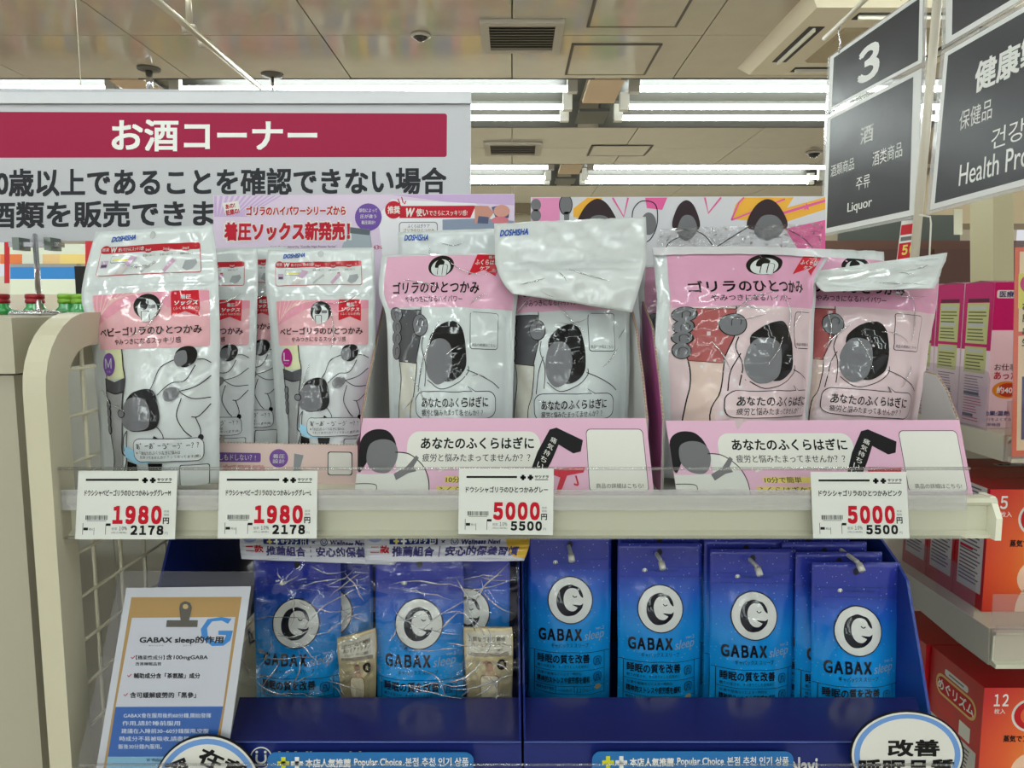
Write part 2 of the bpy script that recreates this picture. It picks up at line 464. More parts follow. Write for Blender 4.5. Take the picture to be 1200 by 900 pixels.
for (x0, x1), s in zip(segs, ['at the far left above the white notice board', 'behind the top edge of the white notice board', 'between the peach panel and the black number 3 sign', 'seen behind the black number 3 sign']):
    ceiling_light(x0, x1, troughs[5], Y1, 'nearer triple tube ceiling light ' + s)
for (x0, x1), s in zip(segs[1:3], ['ending right of the white notice board', 'running towards the black number 3 sign']):
    ceiling_light(x0, x1, troughs[6], Y2, 'farther triple tube ceiling light ' + s)
for ti, nm in ((0, 'farthest behind the viewpoint'), (1, 'well behind the viewpoint'), (2, 'behind the viewpoint'), (3, 'right above the viewpoint'), (4, 'above the shelf, over the frame')):
    a, b = troughs[ti]
    for (x0, x1), s in zip(segs[:3], ['far left', 'centre', 'right side']):
        ceiling_light(x0, x1, troughs[ti], (a + .27, a + .75), 'twin tube ceiling light %s, %s one' % (nm, s), n=2)
peach = C(206, 178, 146, .5)
for xx in (-2.2, .545, 3.28):
    for (a, b) in troughs[5:7]:
        box('ceiling_panel', xx - .1, xx + .1, a + .02, a + .48, CZ - .002, CZ + .02, peach, ceil)
        box('ceiling_panel', xx - .1, xx + .1, b - .42, b - .1, CZ + .002, CZ + .02, refl_m, ceil)

# ceiling fittings
met = C(168, 160, 146, .4, spec=.5); dk = C(88, 82, 72, .6)
def ceil_quad(pts, z=CZ - .001): return [PZ(x, y, z) for x, y in pts]
def cq_box(pts):
    q = ceil_quad(pts); xs = [p.x for p in q]; ys = [p.y for p in q]
    return sum(sorted(xs)[:2]) / 2, sum(sorted(xs)[2:]) / 2, sum(sorted(ys)[:2]) / 2, sum(sorted(ys)[2:]) / 2
def frame_on_ceiling(name, label, cat, pts, fw, slats=0, mat=met, inner=dk, drop=.02):
    x0, x1, y0, y1 = cq_box(pts)
    t = thing(name, label, cat, ((x0 + x1) / 2, (y0 + y1) / 2, CZ - drop))
    for a in ((x0, x1, y0, y0 + fw), (x0, x1, y1 - fw, y1), (x0, x0 + fw, y0 + fw, y1 - fw), (x1 - fw, x1, y0 + fw, y1 - fw)):
        box('frame', *a, CZ - drop, CZ - .001, mat, t)
    if inner: box('panel', x0 + fw, x1 - fw, y0 + fw, y1 - fw, CZ - .006, CZ - .002, inner, t)
    for i in range(slats):
        yy = y0 + fw + (y1 - y0 - 2 * fw) * (i + .5) / slats
        polyslab('slat', [Vector((x0 + fw, yy - .012, CZ - .018)), Vector((x0 + fw, yy + .012, CZ - .008)), Vector((x0 + fw, yy + .012, CZ - .011)), Vector((x0 + fw, yy - .012, CZ - .021))], (x1 - x0 - 2 * fw, 0, 0), mat, t)
    return t
frame_on_ceiling('ceiling_vent', 'beige louvred ceiling vent near the small dome sensor', 'vent', [(563, 22), (663, 22), (655, 58), (565, 58)], .04, 9)
frame_on_ceiling('access_hatch', 'flush ceiling hatch with thin grey frame right of the louvred vent', 'hatch', [(670, 51), (772, 51), (760, 87), (662, 87)], .014, 0, dk, ceil_m, .006)
frame_on_ceiling('access_hatch', 'large flush ceiling hatch cut by the top edge of the photo', 'hatch', [(700, -30), (820, -30), (800, 31), (690, 31)], .014, 0, dk, ceil_m, .006)
frame_on_ceiling('ceiling_vent', 'small distant ceiling vent between the two rows of tube lights', 'vent', [(565, 166), (637, 166), (632, 180), (570, 180)], .05, 5)
frame_on_ceiling('access_hatch', 'small distant hatch between the two rows of tube lights', 'hatch', [(695, 170), (770, 170), (752, 182), (686, 182)], .02, 0, dk, ceil_m, .006)
def dome(px, py, r, label):
    c = PZ(px, py, CZ)
    t = thing('dome_sensor', label, 'sensor', (c.x, c.y, CZ - r))
    lathe('housing', [(r * 1.35, 0), (r * 1.35, -.012), (r, -.016)], c, met, t)
    lathe('lens', [(r, -.016), (r * .9, -r * .45), (r * .6, -r * .8), (.001, -r)], c, C(35, 33, 32, .15), t)
dome(493, 40, .035, 'black dome camera on the ceiling left of the vent')
dome(954, 178, .05, 'distant black dome camera beside the number 3 sign')
# air conditioner cassette
t = thing('air_conditioner', 'square beige ceiling cassette air conditioner left of the hanging signs', 'air conditioner', PZ(985, 40, CZ))
ax0, ax1, ay0, ay1 = 1.22, 2.22, 3.05, 4.0
acm = C(214, 202, 178, .4)
bm = [Vector(q) for q in ((ax0, ay0, CZ), (ax1, ay0, CZ), (ax1, ay1, CZ), (ax0, ay1, CZ))]
def frus(name, x0, x1, y0, y1, z0, z1, d, m, par):
    v = [Vector(q) for q in ((x0, y0, z1), (x0, y1, z1), (x1, y1, z1), (x1, y0, z1))] + [Vector(q) for q in ((x0 + d, y0 + d, z0), (x0 + d, y1 - d, z0), (x1 - d, y1 - d, z0), (x1 - d, y0 + d, z0))]
    return mk(name, v, [(0, 3, 2, 1), (4, 5, 6, 7), (0, 1, 5, 4), (1, 2, 6, 5), (2, 3, 7, 6), (3, 0, 4, 7)], m, par)
frus('housing', ax0, ax1, ay0, ay1, CZ - .05, CZ, .05, acm, t)
frus('intake_grille', ax0 + .26, ax1 - .26, ay0 + .26, ay1 - .26, CZ - .062, CZ - .048, .01, C(165, 150, 122, .6), t)
for (a, b, c, d) in ((ax0 + .1, ax0 + .17, ay0 + .25, ay1 - .25), (ax1 - .17, ax1 - .1, ay0 + .25, ay1 - .25), (ax0 + .25, ax1 - .25, ay0 + .1, ay0 + .17), (ax0 + .25, ax1 - .25, ay1 - .17, ay1 - .1)):
    box('air_slot', a, b, c, d, CZ - .0525, CZ - .045, DARK, t)
    if b - a < .1: fl = box('air_flap', a + .022, a + .034, c + .01, d - .01, CZ - .068, CZ - .05, C(230, 224, 206, .4), t)
    else: fl = box('air_flap', a + .01, b - .01, c + .022, c + .034, CZ - .068, CZ - .05, C(230, 224, 206, .4), t)

# hanging rail across the top left
pipe_m = C(176, 166, 148, .3, .6)
t = thing('hanging_rail', 'thin metal rail running diagonally below the ceiling at the top left', 'rail', P(305, 103, 3.4))
tube('rod', [P(150, -28, 1.9), P(305, 103, 3.4)], .011, pipe_m, t)
for (px, py, Y) in ((222, 34, 2.5), (240, 51, 2.7)):
    c = P(px, py, Y); tube('clamp', [c + Vector((-.02, 0, 0)), c + Vector((.02, 0, 0))], .016, pipe_m, t)
tube('drop_rod', [P(222, 30, 2.5), P(219, -40, 2.5)], .010, pipe_m, t)
for (px, yb, yt, Y, lab) in ((176, 112, 76, 4.0, 'short ceiling post with round flange above the white notice board'), (320, 112, 86, 4.1, 'thin ceiling post above the middle of the white notice board')):
    a = P(px, yb, Y); a.z = min(a.z, CZ - .12); b = Vector((a.x, a.y, CZ))
    t = thing('ceiling_post', lab, 'post', a)
    tube('rod', [a, b], .018 if px == 176 else .008, CHROME, t)
    lathe('flange', [(.06, 0), (.06, -.008), (.02, -.014)], b, dk, t)

# far background: shelves and walls of the store
random.seed(3)
def back_gondola(x0, x1, y, ztop, label, n=5):
    t = thing('store_shelf', label, 'shelf', ((x0 + x1) / 2, y, 0), 'far store shelves')
    box('back_panel', x0, x1, y + .2, y + .24, 0, ztop, C(225, 215, 190, .5), t)
    for k in range(n):
        z = .12 + k * (ztop - .3) / n
        box('shelf_board', x0, x1, y - .15, y + .2, z, z + .03, C(235, 225, 200, .4), t)
        V = []; Fc = []; mi = []
        ms = [C(*c, .5) for c in ((190, 40, 45), (235, 190, 60), (40, 110, 180), (235, 235, 225), (60, 140, 80), (220, 120, 150), (120, 80, 50))]
        x = x0 + .03
        while x < x1 - .1:
            wdt = random.uniform(.05, .12); h = random.uniform(.12, .24) * (ztop / 1.8)
            o = len(V); V += boxv(x, x + wdt, y - .13, y + .1, z + .03, z + .03 + h); Fc += [tuple(i + o for i in f) for f in BF]
            mi += [random.randrange(7)] * 6; x += wdt + .008
        mk('packed_goods', V, Fc, ms, t, mi=mi, kind='stuff')
    return t
back_gondola(-5.4, -1.6, 4.6, 1.62, 'far shelf of colourful goods below the notice board')
back_gondola(-1.2, 1.4, 5.2, 1.40, 'far store shelf hidden behind the pouch display')
back_gondola(-6, 1.4, 8.2, 1.40, 'farthest store shelf of mixed goods across the room')
# items seen under the notice board
def frontal(name, x0, y0, x1, y1, Y, t, m, parent=None, **k):
    return slab(name, [P(x0, y0, Y), P(x1, y0, Y), P(x1, y1, Y), P(x0, y1, Y)], t, m, parent, **k)
def banner(x0, x1, yb, label):
    t = thing('hanging_banner', label, 'banner', P((x0 + x1) / 2, yb, 2.6), 'red strips hanging over the far aisle')
    frontal('strip', x0, 250, x1, yb, 2.6, .006, C(200, 25, 38, .5), t)
    p = P((x0 + x1) / 2, 250, 2.603); tube('cord', [p, Vector((p.x, p.y, CZ))], .0012, C(170, 160, 140, .5), t, n=6)
banner(5, 10, 332, 'thin red strip hanging at the left edge behind the stand')
banner(100, 108, 312, 'red strip hanging behind the left side of the front white pouch')
t = thing('promotion_rack', 'far white rack with blue banner and orange food pictures', 'rack', (P(50, 327, 3.3).x, 3.3, 0))
frontal('blue_panel', 12, 313, 88, 327, 3.28, .01, C(45, 130, 200, .5), t)
frontal('white_panel', 12, 327, 88, 345, 3.28, .02, C(225, 228, 205, .5), t)
frontal('grey_panel', 12, 309, 90, 313, 3.28, .03, C(150, 150, 150, .5), t)
for i, (a, b, c) in enumerate(((0, 26, (225, 120, 60)), (26, 50, (215, 215, 200)), (50, 70, (228, 190, 130)), (70, 102, (235, 205, 120)))):
    frontal('picture', a, 298, b, 309, 3.3, .02, C(*c, .5), t)
frontal('header_strip', -30, 286, 110, 298, 3.3, .02, C(218, 220, 200, .5), t)
for xx in (-30, 104):
    p = P(xx, 290, 3.33); box('rack_post', p.x - .02, p.x + .02, 3.33, 3.36, 0, p.z, C(220, 215, 200, .5), t)
p = P(94, 312, 2.4); box('black_panel', p.x - .02, p.x + .02, 2.4, 2.5, 0, p.z, C(25, 24, 24, .8), label='narrow black board standing behind the lime bottle caps', cat='board')
# right background
t = thing('dark_cabinet', 'dark brown wooden cabinet in the background under the black signs', 'cabinet', P(1080, 330, 5.0))
frontal('body', 940, 282, 1400, 480, 5.0, .5, C(84, 52, 38, .5), t)
frontal('door', 1010, 292, 1090, 480, 4.98, .02, C(70, 42, 32, .5), t)
frontal('door', 1095, 292, 1200, 480, 4.98, .02, C(76, 47, 35, .5), t)
frontal('green_board', 985, 252, 1125, 284, 5.45, .05, C(58, 62, 54, .6), t)
frontal('pillar', 1164, 190, 1188, 600, 4.0, .2, C(170, 162, 130, .5), kind='structure', label='cream pillar behind the pink boxes', cat='pillar')
frontal('beam', 1040, 205, 1500, 262, 6.5, .5, C(170, 150, 116, .6), kind='structure', label='tan beam behind the black signs', cat='beam')

# ================================================================ left fixtures
beige = C(182, 175, 153, .45, bump='soft')
t = thing('end_cabinet', 'beige end cabinet with rounded edge at the far left', 'cabinet', (-.9, .9, 0))
box('body', -1.8, -.494, .70, .76, 0, 1.335, C(172, 165, 146, .5, bump='soft'), t)
box('top_cap', -1.8, -.488, .694, 1.02, 1.337, 1.392, beige, t)
for i in range(9): box('back_board', -1.80 + .15 * i, -1.653 + .15 * i, 1.30, 1.31, 0, 1.39, C(206, 204, 196, .5), t)
# green bottles on the cabinet
gl = C(40, 150, 70, .12, spec=.8)
def bottle(px, cap, label, Y=.97):
    c = P(px, 352, Y); c.z = 1.393
    t = thing('bottle', label, 'bottle', c, 'green bottles on the cabinet')
    k = Y / F
    lathe('bottle_neck', [(12*k, 0), (12*k, 6*k), (9*k, 9*k), (9*k, 13*k), (8*k, 14*k)], c, gl, t)
    o = lathe('bottle_cap', [(9.5*k, 13*k), (10*k, 14*k), (10*k, 17*k), (9*k, 18*k), (10*k, 19*k), (10*k, 23*k), (8.5*k, 24*k)], c, cap, t)
    return t
rc = C(150, 28, 38, .3, .3); gc = C(120, 170, 40, .3, .2)
bottle(0, rc, 'green bottle with dark red cap cut by the left edge')
bottle(41, rc, 'green bottle with dark red cap behind the chrome stand')
bottle(79, gc, 'green bottle with lime cap right of the chrome stand')
bottle(95, gc, 'green bottle with lime cap partly behind the white pouch', .95)
# notice board on chrome stands
t = thing('notice_board', 'large white notice board with crimson band and bold black lettering', 'sign', P(252, 290, 1.3))
NY = 1.30
bq = [P(-52, 103, NY), P(552, 107, NY), P(551, 277, NY), P(-52, 284, NY)]
slab('board', bq, .006, C(186, 186, 190, .35), t)
a = Art(-52, 105, 552, 277)
mag = ink(158, 28, 68)
a.rr(-26, 131, 524, 182, 3, mag, 1)
a.text('お酒コーナー', 131, 139, 372, 175, WH, 2, .022)
a.text('20歳以上であることを確認できない場合', -20, 194, 524, 226, ink(45, 45, 50), 2, .028)
a.text('酒類を販売できません', -15, 231, 322, 262, ink(45, 45, 50), 2, .028)
a.build(QuadS(bq), t)
e = .002
e = 0
frontal('top_edge', -52, 108, 552, 121, NY - .006, .002, C(206, 206, 210, .3), t)
for px in (46, 196):
    st = thing('sign_stand', 'chrome post stand clipped to the notice board, ' + ('on the beige cabinet' if px == 46 else 'behind the front white pouch'), 'stand', P(px, 362, 1.2))
    yb = .93
    b = P(px, 360, yb); b.z = 1.393
    tube('post', [b + Vector((0, 0, .003)), P(px - 5, 276, 1.285)], .004, CHROME, st)
    lathe('base', [(.034, 0), (.034, .004), (.006, .007)], b, CHROME, st)
    c = P(px - 3, 287, 1.285)
    box('clip', c.x - .045, c.x + .045, c.y - .008, c.y + .008, c.z - .004, c.z + .004, CHROME, st)
    for dx in (-.028, .028): box('clip_jaw', c.x + dx - .006, c.x + dx + .006, c.y - .014, c.y + .016, c.z - .010, c.z + .012, C(120, 128, 122, .3, .6), st)

# wire side panel of the gondola
t = thing('wire_side_panel', 'cream tube frame side panel with a grid of thin wires', 'panel', (-.45, .9, .4))
fr_m = C(200, 193, 168, .4, spec=.4)
X0, X1 = -.462, -.440
zt = 1.397
path = [(.665, .35), (.665, zt - .075)]
for i in range(1, 9):
    an = math.radians(90 * i / 8); path.append((.665 + .075 * (1 - math.cos(an)), zt - .075 + .075 * math.sin(an)))
path.append((1.25, zt))
V = []; Fc = []
th = .034
for i, (y, z) in enumerate(path):
    a_ = path[max(0, i - 1)]; b_ = path[min(len(path) - 1, i + 1)]
    dy, dz = b_[0] - a_[0], b_[1] - a_[1]; L = math.hypot(dy, dz); ny, nz = dz / L, -dy / L
    V += [Vector((X0, y, z)), Vector((X1, y, z)), Vector((X1, y + ny * th, z + nz * th)), Vector((X0, y + ny * th, z + nz * th))]
for i in range(len(path) - 1):
    for j in range(4): Fc.append((i * 4 + j, i * 4 + (j + 1) % 4, i * 4 + 4 + (j + 1) % 4, i * 4 + 4 + j))
Fc += [(3, 2, 1, 0), tuple(len(V) - 4 + i for i in range(4))]
mk('frame', V, Fc, fr_m, t)
for k in range(10):
    y = .735 + .0505 * k
    tube('vertical_wire', [(-.447, y, .4), (-.447, y, zt - .02)], .0022, fr_m, t, n=8)
for k in range(18):
    z = .60 + .047 * k - .012
    if z < zt - .03: tube('cross_wire', [(-.4445, .69, z), (-.4445, 1.24, z)], .0018, fr_m, t, n=8)

# ================================================================ main gondola
t = GS = thing('gondola_shelf', 'cream metal display shelf with a clear price rail holding white price cards', 'shelf', (0, .9, 1.1))
SZ = P(600, 588, .70).z
zb = P(600, 632, .68).z
xl, xr, xc = P(62, 600, .685).x, P(1168, 600, .685).x, P(1136, 560, .675).x
box('shelf_board', xl, xr - .005, .70, 1.2, SZ - .022, SZ, CREAM, t)
z0, z1 = zb, P(600, 588, .68).z
profx('price_channel', [(.700, z1 + .002), (.686, z1 + .002), (.684, z1 - .002), (.686, z1 - .005), (.690, z1 - .007), (.690, z0 + .006), (.683, z0 + .003), (.683, z0), (.700, z0)], xl, xr, CREAM, t)
polyslab('end_cap', [Vector((xr - .006, .676, z0)), Vector((xr - .006, .676, z0 + .022)), Vector((xr - .006, .688, z1 + .003)), Vector((xr - .006, .705, z1 + .003)), Vector((xr - .006, .705, z0))], (.006, 0, 0), C(232, 230, 210, .3), t)
pt, pb = P(600, 549, .676).z, P(600, 630, .676).z
box('clear_price_rail', xl, xc, .6745, .6757, pb, pt, CLEAR, t)
tube('rail_bead', [(xl, .6755, pt), (xc, .6755, pt)], .0016, clear('bead', (.9, .9, .9), .12, .1), t)
zr = P(600, 577, .676).z
profx('rail_ridge', [(.6760, zr), (.6758, zr - .0015), (.6760, zr - .003), (.684, zr - .003), (.684, zr)], xl, xc, clear('bead2', (.92, .92, .92), .12, .12), t)
box('rail_reflection_band', xl, xc, .6762, .6768, P(600, 598, .676).z, P(600, 574, .676).z, clear('rail_reflection_haze', (.97, .97, .97), .04, .15, (30, .6, .004, False, 2), haze=.30), t)  # added hazy strip standing in for grey reflections along the rail
box('rail_foot', xl, xc, .6745, .6825, pb - .0012, pb, clear('bead', (.9, .9, .9), .12, .1), t)
box('rail_end', xl - .001, xl + .0005, .6745, .70, pb, pt, clear('bead2', (.92, .92, .92), .12, .12), t)
# gondola body behind
box('back_panel', -.435, .49, 1.245, 1.27, 0, 1.38, C(206, 200, 180, .5), GS)

# price cards
def price_tag(q, name, big, small, label, bigw=None):
    t = thing('price_tag', label, 'price tag', P((q[3][0] + q[2][0]) / 2, q[2][1], .6735), 'white shelf price cards')
    W = [P(x, y, .6735) for x, y in q]
    slab('card', W, .0005, C(216, 218, 212, .5), t)
    a = Art(75, 35, 1095, 750)
    a.rect(155, 115, 700, 137, K); 
    for cx in (765, 845):
        a.rect(cx - 30, 118, cx + 30, 144, K, 1); a.rect(cx - 14, 102, cx + 14, 160, K, 1)
    a.text('サツドラ', 890, 108, 1040, 140, K, 2, .03); a.rect(892, 150, 1035, 158, K)
    a.text(name, 150, 228, 1035, 296, K, 2, .02)
    a.text(big, 448, 395, 950, 590, RED, 2, .055)
    a.text(small, 638, 602, 975, 705, K, 2, .05)
    a.text('円', 965, 520, 1028, 588, K, 2, .03)
    a.text('本体', 970, 442, 1026, 468, GREYI, 2); a.text('価格', 970, 478, 1026, 504, GREYI, 2)
    a.text('円', 988, 674, 1020, 700, GREYI, 2)
    x = 172
    rnd = random.Random(5)
    while x < 395:
        wd = rnd.choice((4, 6, 9)); a.rect(x, 498, x + wd, 545, K); x += wd + rnd.choice((4, 5, 7))
    a.rect(185, 552, 385, 558, GREYI)
    a.rect(146, 580, 151, 700, K); a.rect(262, 628, 266, 705, K); a.rect(380, 590, 385, 700, K)
    a.rect(155, 626, 202, 655, K); a.rect(385, 582, 432, 608, K); a.text('税込', 212, 630, 258, 655, K, 2)
    a.text('税率', 442, 622, 500, 655, GREYI, 2); a.text('10%', 520, 612, 600, 655, K, 2, .01); a.text('(税込価格)', 440, 668, 600, 692, GREYI, 2)
    a.build(QuadS(W), t, eps=.00008)
price_tag([(92, 552), (208, 552), (205, 632), (88, 632)], 'ドウシシャベビーゴリラのひとつかみレッググレーM', '1980', '2178', 'white price card reading 1980 under the leftmost pouch')
price_tag([(257, 552), (372, 552), (371, 631), (255, 631)], 'ドウシシャベビーゴリラのひとつかみレッググレーL', '1980', '2178', 'white price card reading 1980, second from the left')
price_tag([(538, 549), (649, 549), (648, 627), (537, 626)], 'ドウシシャゴリラのひとつかみグレー', '5000', '5500', 'white price card reading 5000 at the middle of the rail')
price_tag([(950, 553), (1062, 553), (1066, 631), (953, 631)], 'ドウシシャゴリラのひとつかみピンク', '5000', '5500', 'white price card reading 5000 near the right end of rail')

# ================================================================ artwork of the leg sleeve pouches (no faces, codes left out)
def pal(bg, head, sleeve, skin):
    return dict(bg=film_ink(*bg), head=film_ink(*head), sleeve=film_ink(*sleeve), skin=film_ink(*skin))
FK = film_ink(12, 11, 12); FG = film_ink(110, 110, 114); FDG = film_ink(72, 72, 76); FW = film_ink(200, 204, 203); FR = film_ink(188, 22, 40)
BAGW = C(198, 203, 203, .4, bump='film', coat=.9)
BAGT = C(200, 204, 203, .4, bump='crinkle', coat=1.0)
GRY = pal((194, 200, 200), (214, 164, 186), (78, 78, 82), (196, 194, 182))
PNK = pal((206, 184, 187), (206, 150, 176), (160, 84, 84), (206, 182, 172))
def code_frame(a, x0, y0, x1, y1, r, m=None, cap=True):
    a.rr(x0, y0, x1, y1, r, FK, 2); a.rr(x0 + 2.5, y0 + 2.5, x1 - 2.5, y1 - 2.5, r - 2, m or FW, 3)
    if cap: a.text('商品の詳細はこちら!', x0 + 8, y1 - 22, x1 - 8, y1 - 10, FK, 4)
def sleeve_art(c):
    a = Art(25, 232, 560, 1100)
    B = film_ink(24, 22, 24)
    a.rect(46, 445, 545, 1095, c['bg'], 1)
    a.rect(46, 240, 545, 446, c['head'], 1)
    a.ell(260, 284, 48, 42, FK, 2); a.ell(260, 292, 36, 34, FW, 3)          # round badge, plain inside
    a.poly([(238, 290), (240, 268), (254, 258), (270, 268), (268, 282), (252, 292)], FK, 4, True); a.rr(250, 280, 286, 324, 8, FK, 5); a.rr(252, 282, 284, 326, 7, FW, 6); a.line([(268, 284), (268, 322)], 2, FK, 7)
    a.poly([(388, 238), (486, 238), (466, 324), (420, 300), (364, 322)], FR, 2)
    a.text('ふくらはぎ', 384, 258, 472, 280, FW, 3, .02); a.text('ケア', 404, 286, 440, 302, FW, 3, .02); a.text('着圧', 430, 242, 462, 254, FW, 3)
    a.text('ゴリラのひとつかみ', 84, 344, 412, 392, FK, 3, .018)
    a.text('やみつきになるハイパワー', 130, 402, 350, 426, FK, 3, .008)
    # forearm, sleeve and gripping hand
    a.poly([(84, 640), (160, 640), (152, 760), (140, 860), (160, 1090), (50, 1090), (70, 860), (88, 740)], c['skin'], 2)
    a.line([(84, 650), (88, 720), (72, 860), (60, 1090)], 3, FK, 3); a.line([(160, 650), (150, 760), (130, 850), (150, 1090)], 3, FK, 3)
    a.poly([(60, 452), (184, 458), (180, 560), (156, 656), (84, 648), (66, 560)], c['sleeve'], 3)
    a.line([(60, 452), (184, 458), (180, 560), (156, 656), (84, 648), (66, 560)], 3, FK, 4, False, True)
    a.line([(184, 446), (184, 460)], 3, FK, 3)
    a.line([(190, 560), (184, 600), (200, 660), (196, 740)], 3, FK, 3)
    for (x, y, rx, ry) in ((76, 474, 26, 30), (76, 520, 22, 28), (74, 562, 22, 26), (72, 610, 20, 32)):
        a.ell(x, y, rx, ry, FK, 5); a.ell(x, y, rx - 3, ry - 3, FG, 6); a.line([(x - 4, y + 14), (x - 4, y - 6), (x + 5, y - 12), (x + 12, y - 4), (x + 11, y + 10)], 1.8, FK, 7)
    a.ell(178, 516, 32, 42, FK, 5); a.ell(178, 516, 29, 39, FG, 6); a.line([(174, 520), (174, 500), (184, 490), (194, 500), (192, 516)], 1.8, FK, 7)
    # plain stand-in for the printed figure: dark rounded shape, grey oval, shirt line
    a.line([(196, 620), (176, 680), (166, 760)], 3, FK, 3)
    a.line([(366, 680), (420, 700), (470, 726), (498, 750)], 3, FK, 3)
    a.line([(208, 716), (260, 750), (330, 728), (370, 690), (372, 665)], 3, FK, 3)
    a.poly([(216, 580), (240, 530), (285, 502), (325, 502), (354, 545), (364, 640), (350, 690), (300, 722), (250, 700)], FK, 4, True)
    a.poly([(204, 640), (216, 590), (240, 566), (280, 568), (304, 600), (306, 660), (290, 712), (245, 734), (210, 700)], FG, 5, True)
    # speech bubble
    a.poly([(415, 765), (368, 738), (392, 765)], FK, 6)
    a.rr(158, 758, 484, 860, 34, FK, 6); a.rr(161, 761, 481, 857, 32, c['bg'], 7); a.poly([(412, 768), (374, 743), (394, 768)], c['bg'], 8)
    a.text('あなたのふくらはぎに', 186, 780, 452, 818, FK, 9, .015)
    a.text('疲労と悩みたまってませんか??', 186, 824, 432, 848, FK, 9, .006)
    code_frame(a, 378, 460, 490, 602, 12, c['bg'])
    return a
def shifted(a, fr, xw=None):
    b = Art(*fr); b.it = a.it; b.xw = xw; return b

CREASE_GLINT = clear('crease_glint_film', (.98, .98, .98), .42, .12, haze=.4)  # pale haze puts white highlights into the raised crease strips
def crease_glints(S, parent, n, seed, vr=(.45, 1.0), ln=(.12, .45), r=.0004, off=.0012):
    rnd = random.Random(seed); V = []; Fc = []
    for i in range(n):
        u, v = rnd.uniform(.08, .9), rnd.uniform(*vr); an = rnd.choice((-1, 1)) * rnd.uniform(.5, 1.3) if rnd.random() < .6 else rnd.uniform(-.4, .4)
        L = rnd.uniform(*ln); bend = rnd.uniform(-1.2, 1.2); pts = []
        for k in range(9):
            t = k / 8; pts.append(S.p(u, v) + S.nrm(u, v) * off)
            u += math.cos(an) * L / 8; v += math.sin(an) * L / 8 * .6; an += bend / 8
            if not (.04 < u < .96 and .02 < v < .99): break
        m = len(pts)
        if m < 3: continue
        for a, p in enumerate(pts):
            tg = (pts[min(m - 1, a + 1)] - pts[max(0, a - 1)]).normalized(); x = tg.cross(Vector((0, -1, 0))).normalized(); y = tg.cross(x); rr_ = r * rnd.uniform(.5, 1.6) * math.sin(math.pi * (a + .3) / (m - .4))
            o = len(V)
            for j in range(4): V.append(p + (x * math.cos(j * math.pi / 2) * 1.6 + y * math.sin(j * math.pi / 2)) * rr_)
            if a: Fc += [(o - 4 + j, o - 4 + (j + 1) % 4, o + (j + 1) % 4, o + j) for j in range(4)]
    if V: mk('film_crease_glints', V, Fc, CREASE_GLINT, parent, smooth=True, kind='stuff')
def leg_pouch(name, rows, art, label, loc, cat='pouch', group=None, flap=None, body=None, seed=0, wr=.004, head_hole=None, logo=None, flange=.035):
    t = thing(name, label, cat, loc, group)
    S = RowS(rows, flange=flange, wr=wr, seed=seed)
    soft_body('pouch_body', S, body or BAGW, t)
    art.build(S, t, eps=.00022)
    crease_glints(S, t, 9 if name == 'sleeve_pouch' else 4, seed, vr=(.3, .98), off=.0026)
    if flap:
        FS = RowS(flap['rows'], flange=.02, wr=flap.get('wr', .004), seed=seed + 3, fu=5, fv=3)
        f = soft_body('top_flap', FS, BAGT, t)
        crease_glints(FS, f, 4, seed + 5, vr=(.1, .9), ln=(.2, .6), off=.001)
        if flap.get('art'): flap['art'].build(FS, f, 'zip_shade_lines', 'lettering', eps=.00025)
    return t

SA = sleeve_art(GRY); SB = sleeve_art(PNK)
LOGO = film_ink(36, 84, 168)
ZIP_SHADE = film_ink(196, 200, 200)  # zip ridges drawn as flat lines, their shading put into the colour
def top_print(x0, y0, x1, y1, lx0, ly0, lx1, ly1):
    a = Art(x0, y0, x1, y1); a.text('DOSHISHA', lx0, ly0, lx1, ly1, LOGO, 2, .03, shear=.2)
    yz = y0 + (y1 - y0) * .5
    a.rect(x0 + 6, yz, x1 - 6, yz + 3, ZIP_SHADE, 1); a.rect(x0 + 6, yz + 9, x1 - 6, yz + 11, ZIP_SHADE, 1)
    return a
def tray_y(y): return y
zs = SZ
# grey pouch left
leg_pouch('sleeve_pouch', [(448, 299, 613, 297, .835, .004), (445, 318, 611, 316, .825, .012), (444, 345, 607, 345, .81, .022), (452, 368, 604, 372, .80, .028), (455, 430, 602, 430, .78, .034), (457, 500, 600, 500, .77, .032), (459, 561, 598, 561, .765, .02)],
          SA, 'grey and pink leg sleeve pouch at the front left of the left pink tray', P(528, 575, .78), group='leg sleeve pouches in grey print', seed=1)
# grey pouch right, header flap leaning over
leg_pouch('sleeve_pouch', [(584, 305, 742, 300, .86, .004), (582, 345, 742, 345, .84, .02), (585, 380, 738, 372, .83, .028), (588, 430, 738, 430, .81, .034), (590, 500, 735, 495, .80, .032), (592, 562, 732, 562, .79, .02)],
          shifted(SA, (25, 232, 560, 1100)), 'grey and pink leg sleeve pouch with white header flap drooping over its title', P(662, 575, .8), group='leg sleeve pouches in grey print', seed=4,
          flap=dict(rows=[(579, 262, 757, 254, .84, .002), (580, 285, 758, 280, .825, .004), (581, 310, 757, 306, .805, .006), (590, 332, 750, 335, .79, .008), (600, 344, 741, 366, .785, .004)], wr=.006,
                    art=top_print(579, 255, 757, 350, 586, 264, 619, 272)))
# pouch behind: only its white header shows
t = leg_pouch('sleeve_pouch', [(466, 272, 640, 266, .885, .002), (467, 292, 640, 290, .885, .004), (466, 310, 640, 308, .885, .008), (470, 400, 636, 400, .87, .02), (474, 555, 630, 555, .86, .02)],
          top_print(466, 270, 640, 560, 474, 274, 502, 282), 'white pouch header with blue lettering standing behind the grey pouches', P(550, 575, .9), group='leg sleeve pouches in grey print', seed=8)
